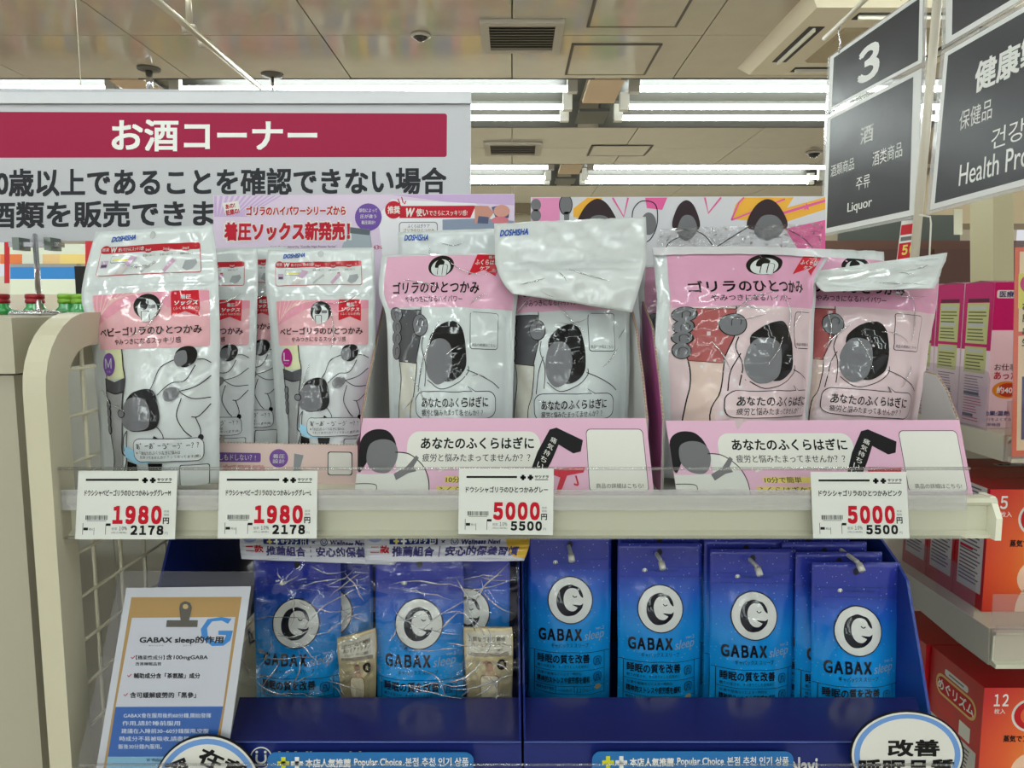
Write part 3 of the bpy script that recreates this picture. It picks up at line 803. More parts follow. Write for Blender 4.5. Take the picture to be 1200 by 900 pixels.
# pink pouches
XW7 = [(25, 60), (45, 108), (205, 392), (300, 540), (365, 606), (412, 652), (452, 690), (560, 716)]
SB7 = sleeve_art(PNK); SB7.rect(0, 200, 600, 247, film_ink(198, 196, 198), 10)
p7 = shifted(SB7, (60, 215, 725, 1100), XW7)
leg_pouch('sleeve_pouch', [(764, 291, 974, 293, .83, .004), (766, 304, 968, 306, .825, .012), (768, 330, 957, 326, .81, .022), (770, 350, 956, 350, .80, .03), (768, 400, 953, 400, .785, .036), (770, 450, 950, 450, .775, .036), (772, 500, 946, 500, .765, .032), (775, 560, 942, 560, .76, .02)],
          p7, 'pink leg sleeve pouch at the front left of the right pink tray', P(860, 575, .78), group='leg sleeve pouches in pink print', seed=12, wr=.005)
t = leg_pouch('sleeve_pouch', [(750, 312, 930, 300, .87, .003), (748, 340, 930, 335, .865, .012), (752, 400, 925, 400, .855, .02), (756, 555, 925, 555, .84, .02)],
          shifted(SB, (25, 232, 560, 1100)), 'pink pouch mostly hidden behind the front left pink pouch', P(840, 575, .88), group='leg sleeve pouches in pink print', seed=15)
XW8 = [(25, 572), (200, 775), (365, 980), (487, 1120), (560, 1192)]
sb = Art(*SB.fr); sb.merge(SB)
leg_pouch('sleeve_pouch', [(925, 300, 1102, 310, .86, .004), (922, 345, 1098, 355, .84, .02), (920, 400, 1088, 410, .825, .03), (916, 450, 1080, 462, .81, .034), (914, 500, 1072, 512, .80, .03), (912, 548, 1066, 560, .79, .02)],
          shifted(SB, (45, 250, 548, 1090)), 'pink leg sleeve pouch with drooping white header at the right end', P(1000, 575, .8), group='leg sleeve pouches in pink print', seed=18,
          flap=dict(rows=[(955, 318, 1110, 296, .83, .002), (956, 324, 1108, 306, .82, .003), (957, 334, 1102, 322, .80, .004), (966, 342, 1096, 338, .79, .003)], wr=.005,
                    art=Art(955, 300, 1110, 340)))
t = leg_pouch('sleeve_pouch', [(950, 291, 1036, 295, .90, .002), (950, 305, 1036, 310, .895, .006), (940, 420, 1040, 420, .87, .01), (940, 540, 1040, 540, .86, .01)],
          Art(950, 290, 1036, 540).rect(980, 311, 1012, 330, FR, 1).rect(952, 325, 1034, 530, PNK['head'], 1), 'crumpled white header standing behind the right end pink pouch', P(990, 575, .9), group='leg sleeve pouches in pink print', seed=21, wr=.006)

# -------- sock pouches
def sock_art(size, col):
    a = Art(250, 50, 660, 800)
    PKA = film_ink(214, 142, 160); PKB = film_ink(216, 164, 170); PKC = film_ink(220, 178, 172)
    a.text('DOSHISHA', 316, 66, 398, 82, LOGO, 2, .03, rot=-3, shear=.2)
    a.ell(457, 70, 11, 11, film_ink(168, 172, 172), 1); a.ell(457, 71, 9, 9, film_ink(188, 190, 190), 2)
    a.rr(288, 98, 612, 186, 8, film_ink(190, 60, 70), 1); a.rr(290, 112, 610, 184, 6, FW, 2); a.rr(290, 98, 612, 118, 8, film_ink(172, 28, 40), 3)
    a.text('使いでさらにスッキリ感!', 345, 102, 432, 114, FW, 4, .01); a.text('W', 320, 100, 340, 116, FW, 4, .04)
    a.ell(303, 106, 15, 12, film_ink(172, 28, 40), 4); a.text('推奨', 292, 101, 314, 111, FW, 5)
    for x in (448, 506, 566): a.ell(x, 114, 14, 8, film_ink(172, 28, 40), 4); a.text('Step%d' % (1 + (x - 448) // 55), x - 9, 110, x + 9, 119, FW, 5)
    a.rr(326, 126, 392, 148, 6, FK, 3); a.rr(327, 127, 391, 147, 6, FW, 4); a.rect(334, 138, 384, 142, film_ink(214, 210, 60), 5)
    for x in (430, 486, 548): a.text('足首にはいて', x, 126, x + 40, 133, FK, 3)
    a.rect(298, 140, 320, 162, film_ink(176, 150, 176), 3); a.rect(300, 152, 318, 160, film_ink(70, 60, 80), 4)
    a.poly([(350, 182), (392, 128), (414, 134), (372, 182)], film_ink(186, 156, 180), 5, False); a.poly([(350, 184), (374, 152), (392, 162), (372, 184)], film_ink(198, 192, 190), 6)
    a.line([(432, 180), (470, 148)], 8, film_ink(170, 172, 172), 3, False); a.line([(500, 180), (530, 146)], 12, film_ink(186, 150, 172), 3, False)
    a.poly([(556, 172), (566, 150), (596, 146), (600, 158), (586, 174), (570, 180)], film_ink(150, 154, 156), 3)
    # head panel
    a.rr(286, 240, 634, 404, 8, PKB, 1); a.poly([(288, 242), (470, 242), (290, 330)], PKA, 2)
    for i in range(10): a.line([(290 + i * 17, 242), (290 + i * 6, 330 - i * 8)], 3, PKC, 3, False)
    a.poly([(470, 242), (634, 242), (634, 270), (520, 290)], PKA, 2)
    a.ell(461, 284, 40, 38, FK, 3); a.ell(461, 294, 30, 32, FW, 4); a.poly([(440, 290), (444, 268), (458, 262), (466, 276), (456, 292)], FK, 5, True); a.rr(440, 296, 466, 326, 5, FK, 5); a.rr(442, 298, 464, 328, 4, FW, 6); a.rect(466, 280, 486, 290, FG, 6)
    a.poly([(530, 240), (606, 240), (608, 318), (568, 302), (528, 316)], FR, 3)
    a.text('着圧', 555, 252, 584, 266, FW, 4, .02); a.text('ソックス', 538, 270, 602, 284, FW, 4, .03, shear=.2); a.text('(ふくらはぎ用)', 536, 288, 604, 298, FW, 4)
    a.text('ベビーゴリラのひとつかみ', 298, 340, 614, 366, FK, 4, .016); a.text('やみつきになるスッキリ感', 348, 374, 556, 392, FK, 4, .006)
    # leg in the sock
    SK = film_ink(206, 208, 168)
    a.poly([(308, 404), (376, 404), (382, 490), (308, 492)], SK, 2); a.line([(374, 404), (378, 450), (384, 492), (374, 560), (368, 640), (360, 700), (374, 720), (360, 762)], 3.5, FK, 4)
    a.line([(308, 440), (312, 492)], 3, FK, 4)
    a.poly([(308, 488), (346, 500), (384, 488), (374, 560), (366, 640), (362, 700), (350, 800), (312, 800), (322, 700), (316, 600), (310, 540)], film_ink(150, 150, 150), 3)
    a.poly([(308, 488), (346, 500), (384, 488), (382, 528), (346, 534), (310, 524)], FDG, 5); a.line([(310, 524), (346, 534), (382, 528)], 3, FK, 6)
    a.line([(308, 488), (316, 600), (322, 700), (312, 800)], 3, FK, 6)
    for y in (566, 590, 614, 638): a.ell(318, y, 9, 15, FK, 6); a.ell(318, y, 6, 12, FG, 7)
    a.ell(324, 448, 25, 34, col, 5); a.text(size, 310, 430, 336, 460, FW, 6, -.01); a.text('サイズ', 314, 466, 332, 472, FW, 6)
    # plain stand-in shapes for the two printed figures
    a.poly([(382, 600), (392, 550), (430, 524), (476, 526), (494, 570), (494, 612), (470, 636), (400, 640)], FK, 6, True)
    a.poly([(370, 604), (386, 560), (420, 544), (456, 560), (468, 600), (458, 630), (420, 640), (384, 632)], FG, 7, True)
    a.ell(370, 591, 15, 13, FK, 8); a.ell(370, 591, 12, 10, FG, 9)
    a.poly([(540, 430), (552, 408), (584, 402), (600, 420), (592, 450), (562, 462)], FK, 5, True); a.poly([(538, 432), (548, 418), (570, 416), (574, 446), (556, 460), (542, 452)], FG, 6, True)
    for pts in (((540, 440), (500, 460), (480, 500), (468, 524)), ((600, 440), (618, 440), (636, 450)), ((596, 456), (570, 500), (530, 506), (490, 540)), ((636, 486), (600, 516), (556, 530)), ((552, 528), (590, 550), (636, 548)),
                ((562, 548), (548, 600), (566, 640), (584, 660)), ((636, 566), (606, 600), (586, 602)), ((596, 602), (608, 640), (604, 662)), ((388, 640), (372, 662), (368, 700)), ((482, 624), (502, 650), (506, 670)), ((386, 642), (378, 700))):
        a.line(list(pts), 2.6, FK, 5)
    a.poly([(508, 540), (520, 520), (552, 520), (556, 536), (540, 554), (516, 556)], FG, 6, True)
    a.ell(608, 662, 8, 9, FK, 5)
    a.poly([(370, 684), (420, 700), (480, 716), (450, 734), (400, 732), (372, 716)], film_ink(150, 200, 226), 6)
    a.poly([(376, 728), (410, 736), (412, 772), (368, 772)], FK, 5); a.poly([(446, 734), (496, 734), (490, 772), (452, 772)], FK, 5)
    a.poly([(466, 668), (474, 654), (496, 668)], FK, 7)
    a.rr(406, 662, 617, 730, 22, FK, 7); a.rr(408, 664, 615, 728, 20, film_ink(206, 210, 210), 8)
    a.text('あ゛ーあ゛ー う゛ーう゛ー??', 418, 674, 602, 692, FK, 9, .012)
    a.text('※「あなたのふくらはぎに悩みは', 414, 697, 552, 708, FK, 9); a.text('たまってませんか??」と言ってます(笑)', 424, 711, 606, 721, FK, 9)
    a.rr(548, 740, 632, 800, 6, FK, 3); a.rr(550, 742, 630, 800, 6, FW, 4)
    a.rect(262, 214, 650, 216, ZIP_SHADE, 1); a.rect(262, 224, 650, 226, ZIP_SHADE, 1)
    return a
GSK = 'compression sock pouches'
t = leg_pouch('sock_pouch', [(112, 272, 249, 264, .80, .001), (104, 300, 253, 292, .795, .002), (98, 325, 255, 318, .785, .004), (95, 350, 256, 342, .775, .008), (103, 380, 257, 372, .765, .014), (109, 420, 257, 415, .755, .02), (116, 500, 257, 500, .745, .024), (120, 566, 257, 566, .74, .02)],
          sock_art('M', film_ink(112, 72, 150)), 'white sock pouch with purple size M spot, tallest at the left end', P(190, 578, .76), group=GSK, seed=31, wr=.003, flange=.03)
L = leg_pouch('sock_pouch', [(314, 293, 438, 290, .845, .001), (311, 315, 439, 312, .84, .002), (312, 340, 440, 338, .83, .006), (316, 380, 440, 378, .82, .014), (321, 450, 438, 450, .81, .02), (326, 532, 436, 532, .80, .02)],
          sock_art('L', film_ink(164, 36, 120)), 'white sock pouch with magenta size L spot in the low tray', P(380, 540, .82), group=GSK, seed=33, wr=.003, flange=.03)
dup(L, (-.139, .006, -.0005), 'white sock pouch with only its right edge showing beside the tall left pouch')
dup(L, (-.112, .034, .004), 'white sock pouch standing just left of the size L pouch, behind')

# ================================================================ cardboard trays on the shelf
PINK = C(218, 172, 196, .5, bump='paper'); PINKD = C(178, 92, 148, .45); CARD = C(168, 160, 152, .7, bump='paper'); CARDI = C(196, 194, 190, .7)
PK = ink(224, 172, 198); PKW = ink(220, 219, 211); YEL = ink(226, 206, 110); TG = ink(112, 112, 114)
def front_art(fr, short=False):
    a = Art(*fr)
    # plain stand-in figure at the left: dark round, grey oval, pale arm
    a.poly([(58, 190), (66, 120), (100, 92), (150, 92), (180, 116), (192, 150), (170, 160), (120, 150), (90, 200), (70, 226)], K, 2, True)
    a.poly([(92, 190), (96, 140), (130, 122), (172, 126), (196, 150), (196, 190), (170, 226), (120, 222)], TG, 3, True)
    a.poly([(190, 162), (240, 168), (290, 205), (312, 250), (316, 300), (60, 300), (48, 268), (60, 230), (110, 232), (200, 228)], ink(214, 214, 208), 1)
    a.line([(190, 162), (240, 168), (290, 205), (312, 250), (316, 302)], 3, K, 4)
    a.poly([(190, 230), (232, 208), (264, 172), (274, 180), (258, 206), (268, 222), (240, 228), (200, 250)], TG, 5, False)
    a.line([(50, 270), (60, 262), (130, 264), (132, 290)], 2.5, K, 4)
    a.rr(230, 96, 700, 212, 40, PKW, 2); a.poly([(350, 208), (392, 208), (345, 224)], PKW, 2)
    a.text('あなたのふくらはぎに', 278, 114, 678, 152, K, 3, .022)
    a.text('疲労と悩みたまってませんか??', 286, 166, 664, 192, K, 3, .008)
    # dark sock with vertical lettering
    a.poly([(652, 250), (690, 160), (735, 90), (760, 84), (852, 124), (842, 160), (815, 166), (765, 138), (738, 190), (700, 250)], K, 4)
    for i, ch in enumerate('痛気持ちいい'):
        x, y = 748 - i * 12.5, 124 + i * 20; a.text(ch, x - 11, y - 9, x + 11, y + 9, PKW, 5, .01, rot=28)
    a.poly([(734, 216), (854, 208), (848, 226), (790, 236), (760, 300), (744, 304), (766, 242), (738, 232)], ink(196, 40, 60), 3)
    a.line([(820, 236), (826, 264), (812, 262)], 6, ink(196, 40, 60), 3)
    a.rect(368, 238, 580, 258, YEL, 3); a.text('10分で簡単', 372, 238, 500, 258, K, 4, .01)
    a.rect(340, 270, 560, 292, YEL, 3); a.text('ふくらはぎケア!', 342, 270, 552, 292, K, 4, .012)
    a.rr(864, 88, 1068, 288, 16, K, 2); a.rr(866, 90, 1066, 286, 15, PKW, 3)
    a.text('商品の詳細はこちら!', 888, 260, 1050, 276, K, 4, .004)
    return a
FA = front_art((62, 54, 1084, 306))
def tray(label, q, wl, wr_, base, group, art, inner=CARDI):
    """q front panel pixels; wl/wr_ side wall profiles as (px,py,Y) from front top to back top"""
    t = thing('display_tray', label, 'tray', base, group)
    W = [P(*p) for p in q]
    slab('front_panel', W, .0015, PINK, t)
    art.build(QuadS(W), t, eps=.00010)
    z = SZ + .0005
    fl = [W[3], W[2]]
    for side, prof, m in ((0, wl, -1), (1, wr_, 1)):
        pts = [P(*p) for p in prof]
        X = pts[0].x
        top = [Vector((X, p.y, p.z)) for p in pts]
        poly = top + [Vector((X, top[-1].y, z)), Vector((X, top[0].y, z))]
        polyslab('side_wall', poly, (.0015 * m, 0, 0), CARD, t)
        polyslab('wall_lining', [p + Vector((-.0006 * m, 0, 0)) for p in poly], (-.0004 * m, 0, 0), inner, t)
        polyslab('outer_print', [p + Vector((.0017 * m, 0, 0)) for p in poly], (.0003 * m, 0, 0), PINKD, t)
        # torn corrugated edge
        V = []; Fc = []
        for a_, b_ in zip(top[:-1], top[1:]):
            n = max(1, int((b_ - a_).length / .004))
            for i in range(n):
                c = a_.lerp(b_, (i + .5) / n); o = len(V); h = .0013
                V += boxv(c.x - .0002 if m > 0 else c.x - .0013, c.x + .0013 if m > 0 else c.x + .0002, c.y - h, c.y + h, c.z - .001, c.z + .0012); Fc += [tuple(k + o for k in f) for f in BF]
        mk('corrugated_edge', V, Fc, C(176, 150, 122, .8), t, kind='stuff')
    x0, x1 = P(*wl[0]).x, P(*wr_[0]).x
    yb = max(P(*wl[-1]).y, P(*wr_[-1]).y)
    box('tray_floor', x0 + .002, x1 - .002, W[3].y + .003, yb, z, z + .0015, CARDI, t)
    return t
tl = tray('left pink cardboard tray holding the grey sleeve pouches', [(425, 490, .732), (757, 490, .732), (767, 583.5, .718), (415, 583.5, .718)],
     [(424, 492, .734), (434, 450, .77), (448, 380, .85), (455, 335, .91)], [(758, 492, .734), (752, 440, .765), (745, 385, .81), (738, 345, .87)], P(590, 588, .73), 'pink cardboard sleeve trays', FA)
tr = tray('right pink cardboard tray holding the pink sleeve pouches', [(780, 493, .732), (1124, 492, .732), (1141, 583.5, .718), (794, 583.5, .718)],
     [(778, 494, .734), (768, 450, .755), (757, 385, .80), (750, 350, .87)], [(1123, 494, .734), (1112, 477, .745), (1100, 458, .757), (1088, 440, .775), (1086, 436, .80)], P(960, 588, .73), 'pink cardboard sleeve trays', FA)
# header boards
a = Art(622, 231, 967, 300)
lg = ink(206, 204, 208); pk2 = ink(222, 96, 152); yl2 = ink(232, 172, 62); dkp = ink(52, 38, 42)
a.rect(624, 232, 656, 300, ink(222, 140, 180), 1); a.ell(628, 240, 6, 7, TG, 2); a.ell(628, 252, 6, 7, TG, 2)
a.ell(663, 240, 8, 12, K, 2); a.ell(663, 240, 7, 11, TG, 3); a.rect(661, 248, 667, 258, TG, 3)
a.poly([(672, 244), (688, 232), (706, 232), (690, 256), (672, 254)], yl2, 1)
a.line([(718, 232), (731, 254), (736, 232)], 2.2, pk2, 2, False); a.line([(826, 232), (830, 250), (845, 232)], 2.2, pk2, 2, False)
a.poly([(756, 232), (782, 232), (776, 246), (758, 244)], pk2, 1)
a.poly([(857, 257), (862, 240), (870, 232), (967, 232), (967, 262), (930, 262)], yl2, 1); a.line([(857, 258), (866, 238), (872, 232)], 2, pk2, 2, False); a.line([(857, 258), (920, 234)], 2, pk2, 2, False)
a.poly([(930, 232), (922, 244), (967, 232)], lg, 2); a.line([(918, 250), (967, 236)], 3, pk2, 3, False)
a.poly([(920, 268), (967, 256), (967, 300), (940, 300)], pk2, 2); a.poly([(915, 262), (967, 246), (967, 258), (920, 268)], lg, 3)
st = []
for i in range(10):
    an = math.pi * i / 5 - math.pi / 2; r_ = 5 if i % 2 == 0 else 2.2; st.append((945 + r_ * math.cos(an), 243 + r_ * math.sin(an)))
a.poly(st, pk2, 4)
for cx, w_, h0 in ((700, 22, 233), (804, 15, 235), (899, 22, 234)):
    a.poly([(cx - w_, 268), (cx - w_ * .75, 245), (cx, h0), (cx + w_ * .7, 244), (cx + w_, 268)], dkp, 5, True)
    a.poly([(cx - w_ * .7, 272), (cx - w_ * .3, 254), (cx + w_ * .5, 254), (cx + w_ * .85, 270), (cx, 282)], TG, 6, True)
a.line([(740, 300), (750, 286), (762, 280), (770, 262), (768, 240), (752, 236), (742, 246), (742, 262), (752, 276)], 1.1, K, 4)
a.ell(760, 262, 9, 13, TG, 4)
for pts in (((776, 300), (784, 284), (800, 276)), ((810, 268), (826, 276), (838, 292)), ((838, 290), (860, 276), (880, 264)), ((920, 268), (940, 278), (952, 290))): a.line(list(pts), 1.1, K, 4)
Wh = [P(x, y, .96) for x, y in ((622, 231), (967, 230), (967, 420), (622, 420))]
hb = slab('header_board', Wh, .003, ink(206, 204, 208), tr)
fr = a.fr; a.fr = (622, 231, 967, 420)
a.build(QuadS(Wh), hb, eps=.00015)
# clear film crumpled over the header
fs = RowS([(775, 268, 965, 262, .955, .004), (770, 285, 964, 283, .945, .006), (768, 305, 960, 305, .94, .004)], flange=.0, wr=.007, seed=50, fu=16, fv=8)
soft_body('crumpled_film', fs, clear('crumpled_film', (.97, .97, .97), .08, .12, (60, 1.0, .02, True, 3)), tr, back=False)
# low sock tray
t = thing('display_tray', 'low pale pink tray with perforated edge holding the sock pouches', 'tray', P(340, 588, .77))
Wq = [P(x, y, .775) for x, y in ((258, 519), (419, 522), (419, 580), (256, 580))]
slab('front_panel', Wq, .0015, ink(222, 196, 190), t)
a = Art(258, 519, 419, 580)
a.rr(250, 530, 306, 541, 2, ink(112, 80, 150), 1); a.text('しもドしない?!', 258, 532, 300, 539, PKW, 2)
a.text('新開発', 262, 544, 312, 558, ink(206, 150, 150), 2, .03)
a.ell(327, 536, 11, 11, ink(120, 84, 156), 1); a.text('着圧', 320, 531, 334, 536, PKW, 2); a.text('設計', 320, 537, 334, 542, PKW, 2)
a.poly([(345, 530), (356, 532), (352, 548), (360, 556), (344, 556)], ink(142, 146, 150), 1)
a.rr(384, 527, 413, 556, 3, K, 1); a.rr(385, 528, 412, 555, 3, PKW, 2)
a.build(QuadS(Wq), t, eps=.0001)
V = []; Fc = []
p0, p1 = Wq[0], Wq[1]
for i in range(44):
    c = p0.lerp(p1, (i + .5) / 44); o = len(V); V += boxv(c.x - .0009, c.x + .0009, c.y, c.y + .0014, c.z - .0005, c.z + .0012); Fc += [tuple(k + o for k in f) for f in BF]
mk('perforated_edge', V, Fc, C(196, 176, 160, .8), t, kind='stuff')
x0, x1 = Wq[3].x, Wq[2].x
box('tray_floor', x0, x1, .778, .92, SZ + .0005, SZ + .002, CARDI, t)
for X in (x0, x1 - .0015): polyslab('side_wall', [Vector((X, .777, Wq[0].z)), Vector((X, .92, Wq[0].z + .05)), Vector((X, .92, SZ + .0005)), Vector((X, .777, SZ + .0005))], (.0015, 0, 0), CARD, t)
W2 = [P(x, y, .93) for x, y in ((250, 229), (603, 227), (602, 300), (250, 300))]
W2 = [P(250, 229, .93), P(603, 227, .93), P(603, 480, .93), P(250, 480, .93)]
hb = slab('header_board', W2, .003, ink(214, 196, 216), t)
a = Art(27, 42, 1148, 842)    # crop frame, 3.158 px per photo px
crim = ink(186, 28, 48); lil = ink(196, 168, 208)
for i in range(12): a.poly([(30 + i * 22, 44), (40 + i * 22, 44), (40 + i * 10, 120), (30 + i * 10, 120)], lil, 1)
a.poly([(690, 44), (1146, 44), (1146, 84), (900, 70)], lil, 1)
a.poly([(60, 70), (120, 62), (128, 96), (74, 116)], PKW, 2); a.text('あの!', 72, 72, 108, 90, crim, 3, .03, rot=-12); a.text('話題の!', 74, 92, 124, 112, crim, 3, .03, rot=-10)
a.text('ゴリラのハイパワーシリーズから', 146, 80, 524, 118, PKW, 3, .09); a.text('ゴリラのハイパワーシリーズから', 150, 82, 520, 116, crim, 4, .035)
a.text('着圧ソックス新発売！', 62, 134, 542, 214, PKW, 3, .075); a.text('着圧ソックス新発売！', 68, 140, 536, 208, crim, 4, .045)
a.ell(604, 124, 50, 50, ink(112, 80, 158), 3)
for i, tx in enumerate(('部位によって', '圧が違う', '着圧設計!')): a.text(tx, 570 + i * 4, 92 + i * 22, 638 - i * 4, 106 + i * 22, PKW, 4, .01)
a.poly([(690, 60), (1000, 76), (1146, 150), (1146, 300), (660, 300), (640, 120)], ink(226, 224, 228), 2)
a.poly([(506, 230), (540, 160), (610, 168), (624, 300), (500, 300)], ink(160, 170, 178), 3); a.poly([(536, 160), (612, 170), (608, 190), (536, 182)], ink(96, 104, 110), 4)
a.poly([(720, 84), (1004, 84), (984, 128), (720, 128)], crim, 3); a.ell(698, 98, 32, 32, crim, 4); a.text('推奨', 676, 84, 722, 112, PKW, 5, .03)
a.text('W', 742, 92, 774, 124, PKW, 5, .04, shear=.2); a.text('使い', 782, 94, 826, 122, PKW, 5, .02); a.text('でさらにスッキリ感!', 830, 100, 972, 120, PKW, 5, .01)
for p in (((714, 58), (722, 76)), ((728, 52), (734, 74)), ((744, 66), (738, 78))): a.line(list(p), 4, crim, 4, False)
a.poly([(880, 134), (1030, 130), (1146, 140), (1146, 168), (880, 172)], ink(138, 148, 168), 3)
a.poly([(1000, 84), (1050, 86), (1070, 110), (1050, 140), (1000, 150)], ink(196, 140, 124), 4); a.ell(1100, 104, 30, 22, ink(206, 150, 136), 5)
a.poly([(1014, 122), (1052, 126), (1050, 150), (1010, 148)], ink(84, 90, 118), 5); a.poly([(1062, 90), (1090, 84), (1128, 110), (1126, 130), (1076, 126)], ink(84, 90, 118), 4); a.ell(1094, 138, 32, 14, ink(206, 120, 130), 6)
a.rr(718, 142, 862, 190, 12, TG, 3); a.rr(721, 145, 859, 190, 10, ink(226, 224, 228), 4); a.text('ふくらはぎケア', 750, 150, 832, 164, K, 5); a.text('ゴリラのひとつかみ', 734, 166, 850, 178, ink(150, 140, 40), 5, .015)
a.text('from the trustworthy "Gorilla High Power Series"', 240, 226, 486, 236, K, 4, .004)
a.text('43', 622, 226, 642, 242, crim, 4); a.text('%', 640, 228, 656, 240, crim, 4)
a.build(QuadS(W2), hb, eps=.00012)

# ================================================================ black hanging signs
SIGN = C(66, 66, 70, .5); SB_ = C(60, 60, 64, .25, bump='soft', spec=.3); SW = ink(226, 226, 222); EDG = ink(214, 214, 212)
def persp_t(s, Yl, Yr): return s * Yl / (s * Yl + (1 - s) * Yr)
def sign_plate(t, q, Yl, Yr, dark, texts, nm='plate'):
    A_, B_ = P(q[3][0], q[3][1], Yl), P(q[2][0], q[2][1], Yr)
    pn = (B_ - A_).cross(Vector((0, 0, 1))).normalized(); W = []
    for (x, y) in q:
        d = P(x, y, 1.0) - CAM; W.append(CAM + d * ((A_ - CAM).dot(pn) / d.dot(pn)))
    pl = slab(nm, W, .003, C(214, 214, 212, .4), t)
    a = Art(0, 0, 1, 1)
    a.rect(*dark, SB_, 1)
    for (s, x0, y0, x1, y1, b) in texts: a.text(s, x0, y0, x1, y1, SW, 2, b)
    S = QuadS(W); a.build(S, pl, eps=.0003)
    n = S.n
    for (u0, v0, u1, v1) in ((-.03, -.025, 1.03, 0), (-.03, 1.0, 1.03, 1.025), (-.03, 0, 0, 1), (1.0, 0, 1.03, 1)):
        slab('clear_sleeve_edge', [S.p(u0, v0), S.p(u1, v0), S.p(u1, v1), S.p(u0, v1)], .002, clear('sleeve_edge', (.96, .96, .96), .1, .1, haze=.3), pl)
    return pl
t = thing('hanging_sign', 'black hanging aisle sign with large white number 3 and Liquor', 'sign', P(1020, 265, 1.8), 'black hanging aisle signs')
sign_plate(t, [(973, 67), (1082, -10), (1080, 73), (970, 131)], 1.976, 1.6, (.05, .06, .97, .95), [('3', .36, .25, .60, .84, .03)])
sign_plate(t, [(969, 138), (1080, 80), (1075, 251), (964, 274)], 1.976, 1.6, (.05, .03, .93, .96),
           [('酒', .42, .225, .56, .36, .012), ('酒類商品', .08, .43, .36, .53, .0), ('酒类商品', .56, .45, .85, .56, .0), ('주류', .39, .61, .54, .71, .0), ('Liquor', .30, .79, .57, .89, .012)])
tube('hanger_rod', [P(966, 45, 2.0), P(1040, -25, 1.6)], .006, C(206, 198, 180, .35), t)
for (x, y, Y) in ((985, 38, 1.93), (1058, -24, 1.66)): tube('hook', [P(x, y - 10, Y), P(x - 3, y, Y), P(x, y + 12, Y), P(x - 2, y + 24, Y)], .002, CHROME, t)
t = thing('hanging_sign', 'black hanging aisle sign reading Health Products at the right edge', 'sign', P(1200, 225, 1.3), 'black hanging aisle signs')
sign_plate(t, [(1110, -70), (1318, -240), (1315, -70), (1108, 52)], 1.53, 1.12, (.05, -.02, .97, .95), [])
sign_plate(t, [(1107, 62), (1314, -58), (1310, 188), (1090, 246)], 1.53, 1.12, (.03, .03, .97, .965),
           [('健康製品', .245, .175, .79, .36, .025), ('保健品', .16, .43, .37, .55, .0), ('保健品', .62, .43, .83, .55, .0), ('건강 제품', .38, .62, .80, .74, .0), ('Health Products', .19, .766, .81, .90, .006)])
t = thing('sign_pole', 'cream vertical pole between the two black hanging signs', 'pole', P(1078, 300, 1.57))
tube('pole', [P(1104, -60, 1.56), P(1070, 320, 1.56)], .009, C(206, 198, 182, .35), t)
tube('hook_wire', [P(1078, 252, 1.5), P(1090, 254, 1.5), P(1091, 262, 1.5), P(1089, 305, 1.5)], .0018, C(220, 216, 206, .3), t)
t = thing('price_poster', 'small red and white price card hanging below the number 3 sign', 'sign', P(1065, 305, 1.62))
Wp = [P(1057, 259, 1.62), P(1078, 256, 1.62), P(1073, 304, 1.62), P(1051, 307, 1.62)]
slab('card', Wp, .002, ink(226, 222, 220), t)
a = Art(0, 0, 10, 20); a.rect(0, 2, 10, 7, ink(196, 50, 60), 1); a.rect(0.5, 8, 9, 10, TG, 1); a.rect(0, 11, 10, 20, ink(196, 40, 50), 1); a.text('50', 2, 12, 9, 17, YEL, 2, .04); a.text('円', 8, 15.5, 9.6, 17.5, WH, 2)
a.build(QuadS(Wp), t)
frontal('shelf_tag', 1118, 245, 1128, 275, 1.5, .001, C(206, 202, 178, .5), label='small narrow tag hanging below the Health Products sign', cat='tag')

# ================================================================ right hand gondola
RX = .60
t = RG = thing('side_shelf_unit', 'cream shelf unit on the right with clear dividers and price rails', 'shelf', (.9, 1.1, 0))
box('back_panel', RX, 1.6, 1.35, 1.37, 0, 1.35, CREAM2, t)
dirt = C(196, 190, 170, .45, vary=.1)
def shelf_r(name, pf, y_front, ytop_px, ybot_px, X):
    """shelf board whose front left corner sits at photo (px pf) ; thickness between the two pixel rows"""
    zt_, zb_ = P(pf, ytop_px, y_front).z, P(pf, ybot_px, y_front).z
    x = P(pf, ytop_px, y_front).x
    b = profx('shelf_board', [(y_front + .004, zt_), (1.35, zt_), (1.35, zt_ - .02), (y_front + .06, zb_), (y_front, zb_), (y_front, zb_ + .008)], x, 1.6, dirt, t)
    profx('price_channel', [(y_front - .012, zb_ + .001), (y_front - .012, zb_ + .006), (y_front - .004, zb_ + .008), (y_front - .004, zt_ - .006), (y_front - .008, zt_ - .003), (y_front - .008, zt_), (y_front - .001, zt_), (y_front - .001, zb_ + .001)], x + .001, 1.6, CREAM, t)
    return x, zt_, zb_
s1 = shelf_r('upper', 1178, .84, 511, 541, 0)
s2 = shelf_r('lower', 1161, .84, 738, 779, 0)
pr = clear('bead', (.9, .9, .9), .12, .1)
box('clear_price_rail', P(1163, 700, .825).x, 1.6, .8235, .8247, P(1163, 741, .825).z, P(1163, 696, .825).z, clear('rail_tint', (.93, .9, .9), .04, .08, haze=.05), t)
box('clear_price_rail', P(1163, 700, .80).x + .01, 1.6, .8035, .8047, P(1163, 776, .80).z, P(1163, 735, .80).z, clear('rail_tint', (.93, .9, .9), .04, .08, haze=.05), t)
box('clear_price_rail', P(1178, 500, .835).x, 1.6, .8335, .8347, P(1178, 541, .835).z, P(1178, 470, .835).z, clear('rail_tint', (.93, .9, .9), .04, .08, haze=.05), t)
DIV = clear('divider', (.95, .93, .95), .02, .06, haze=.05)
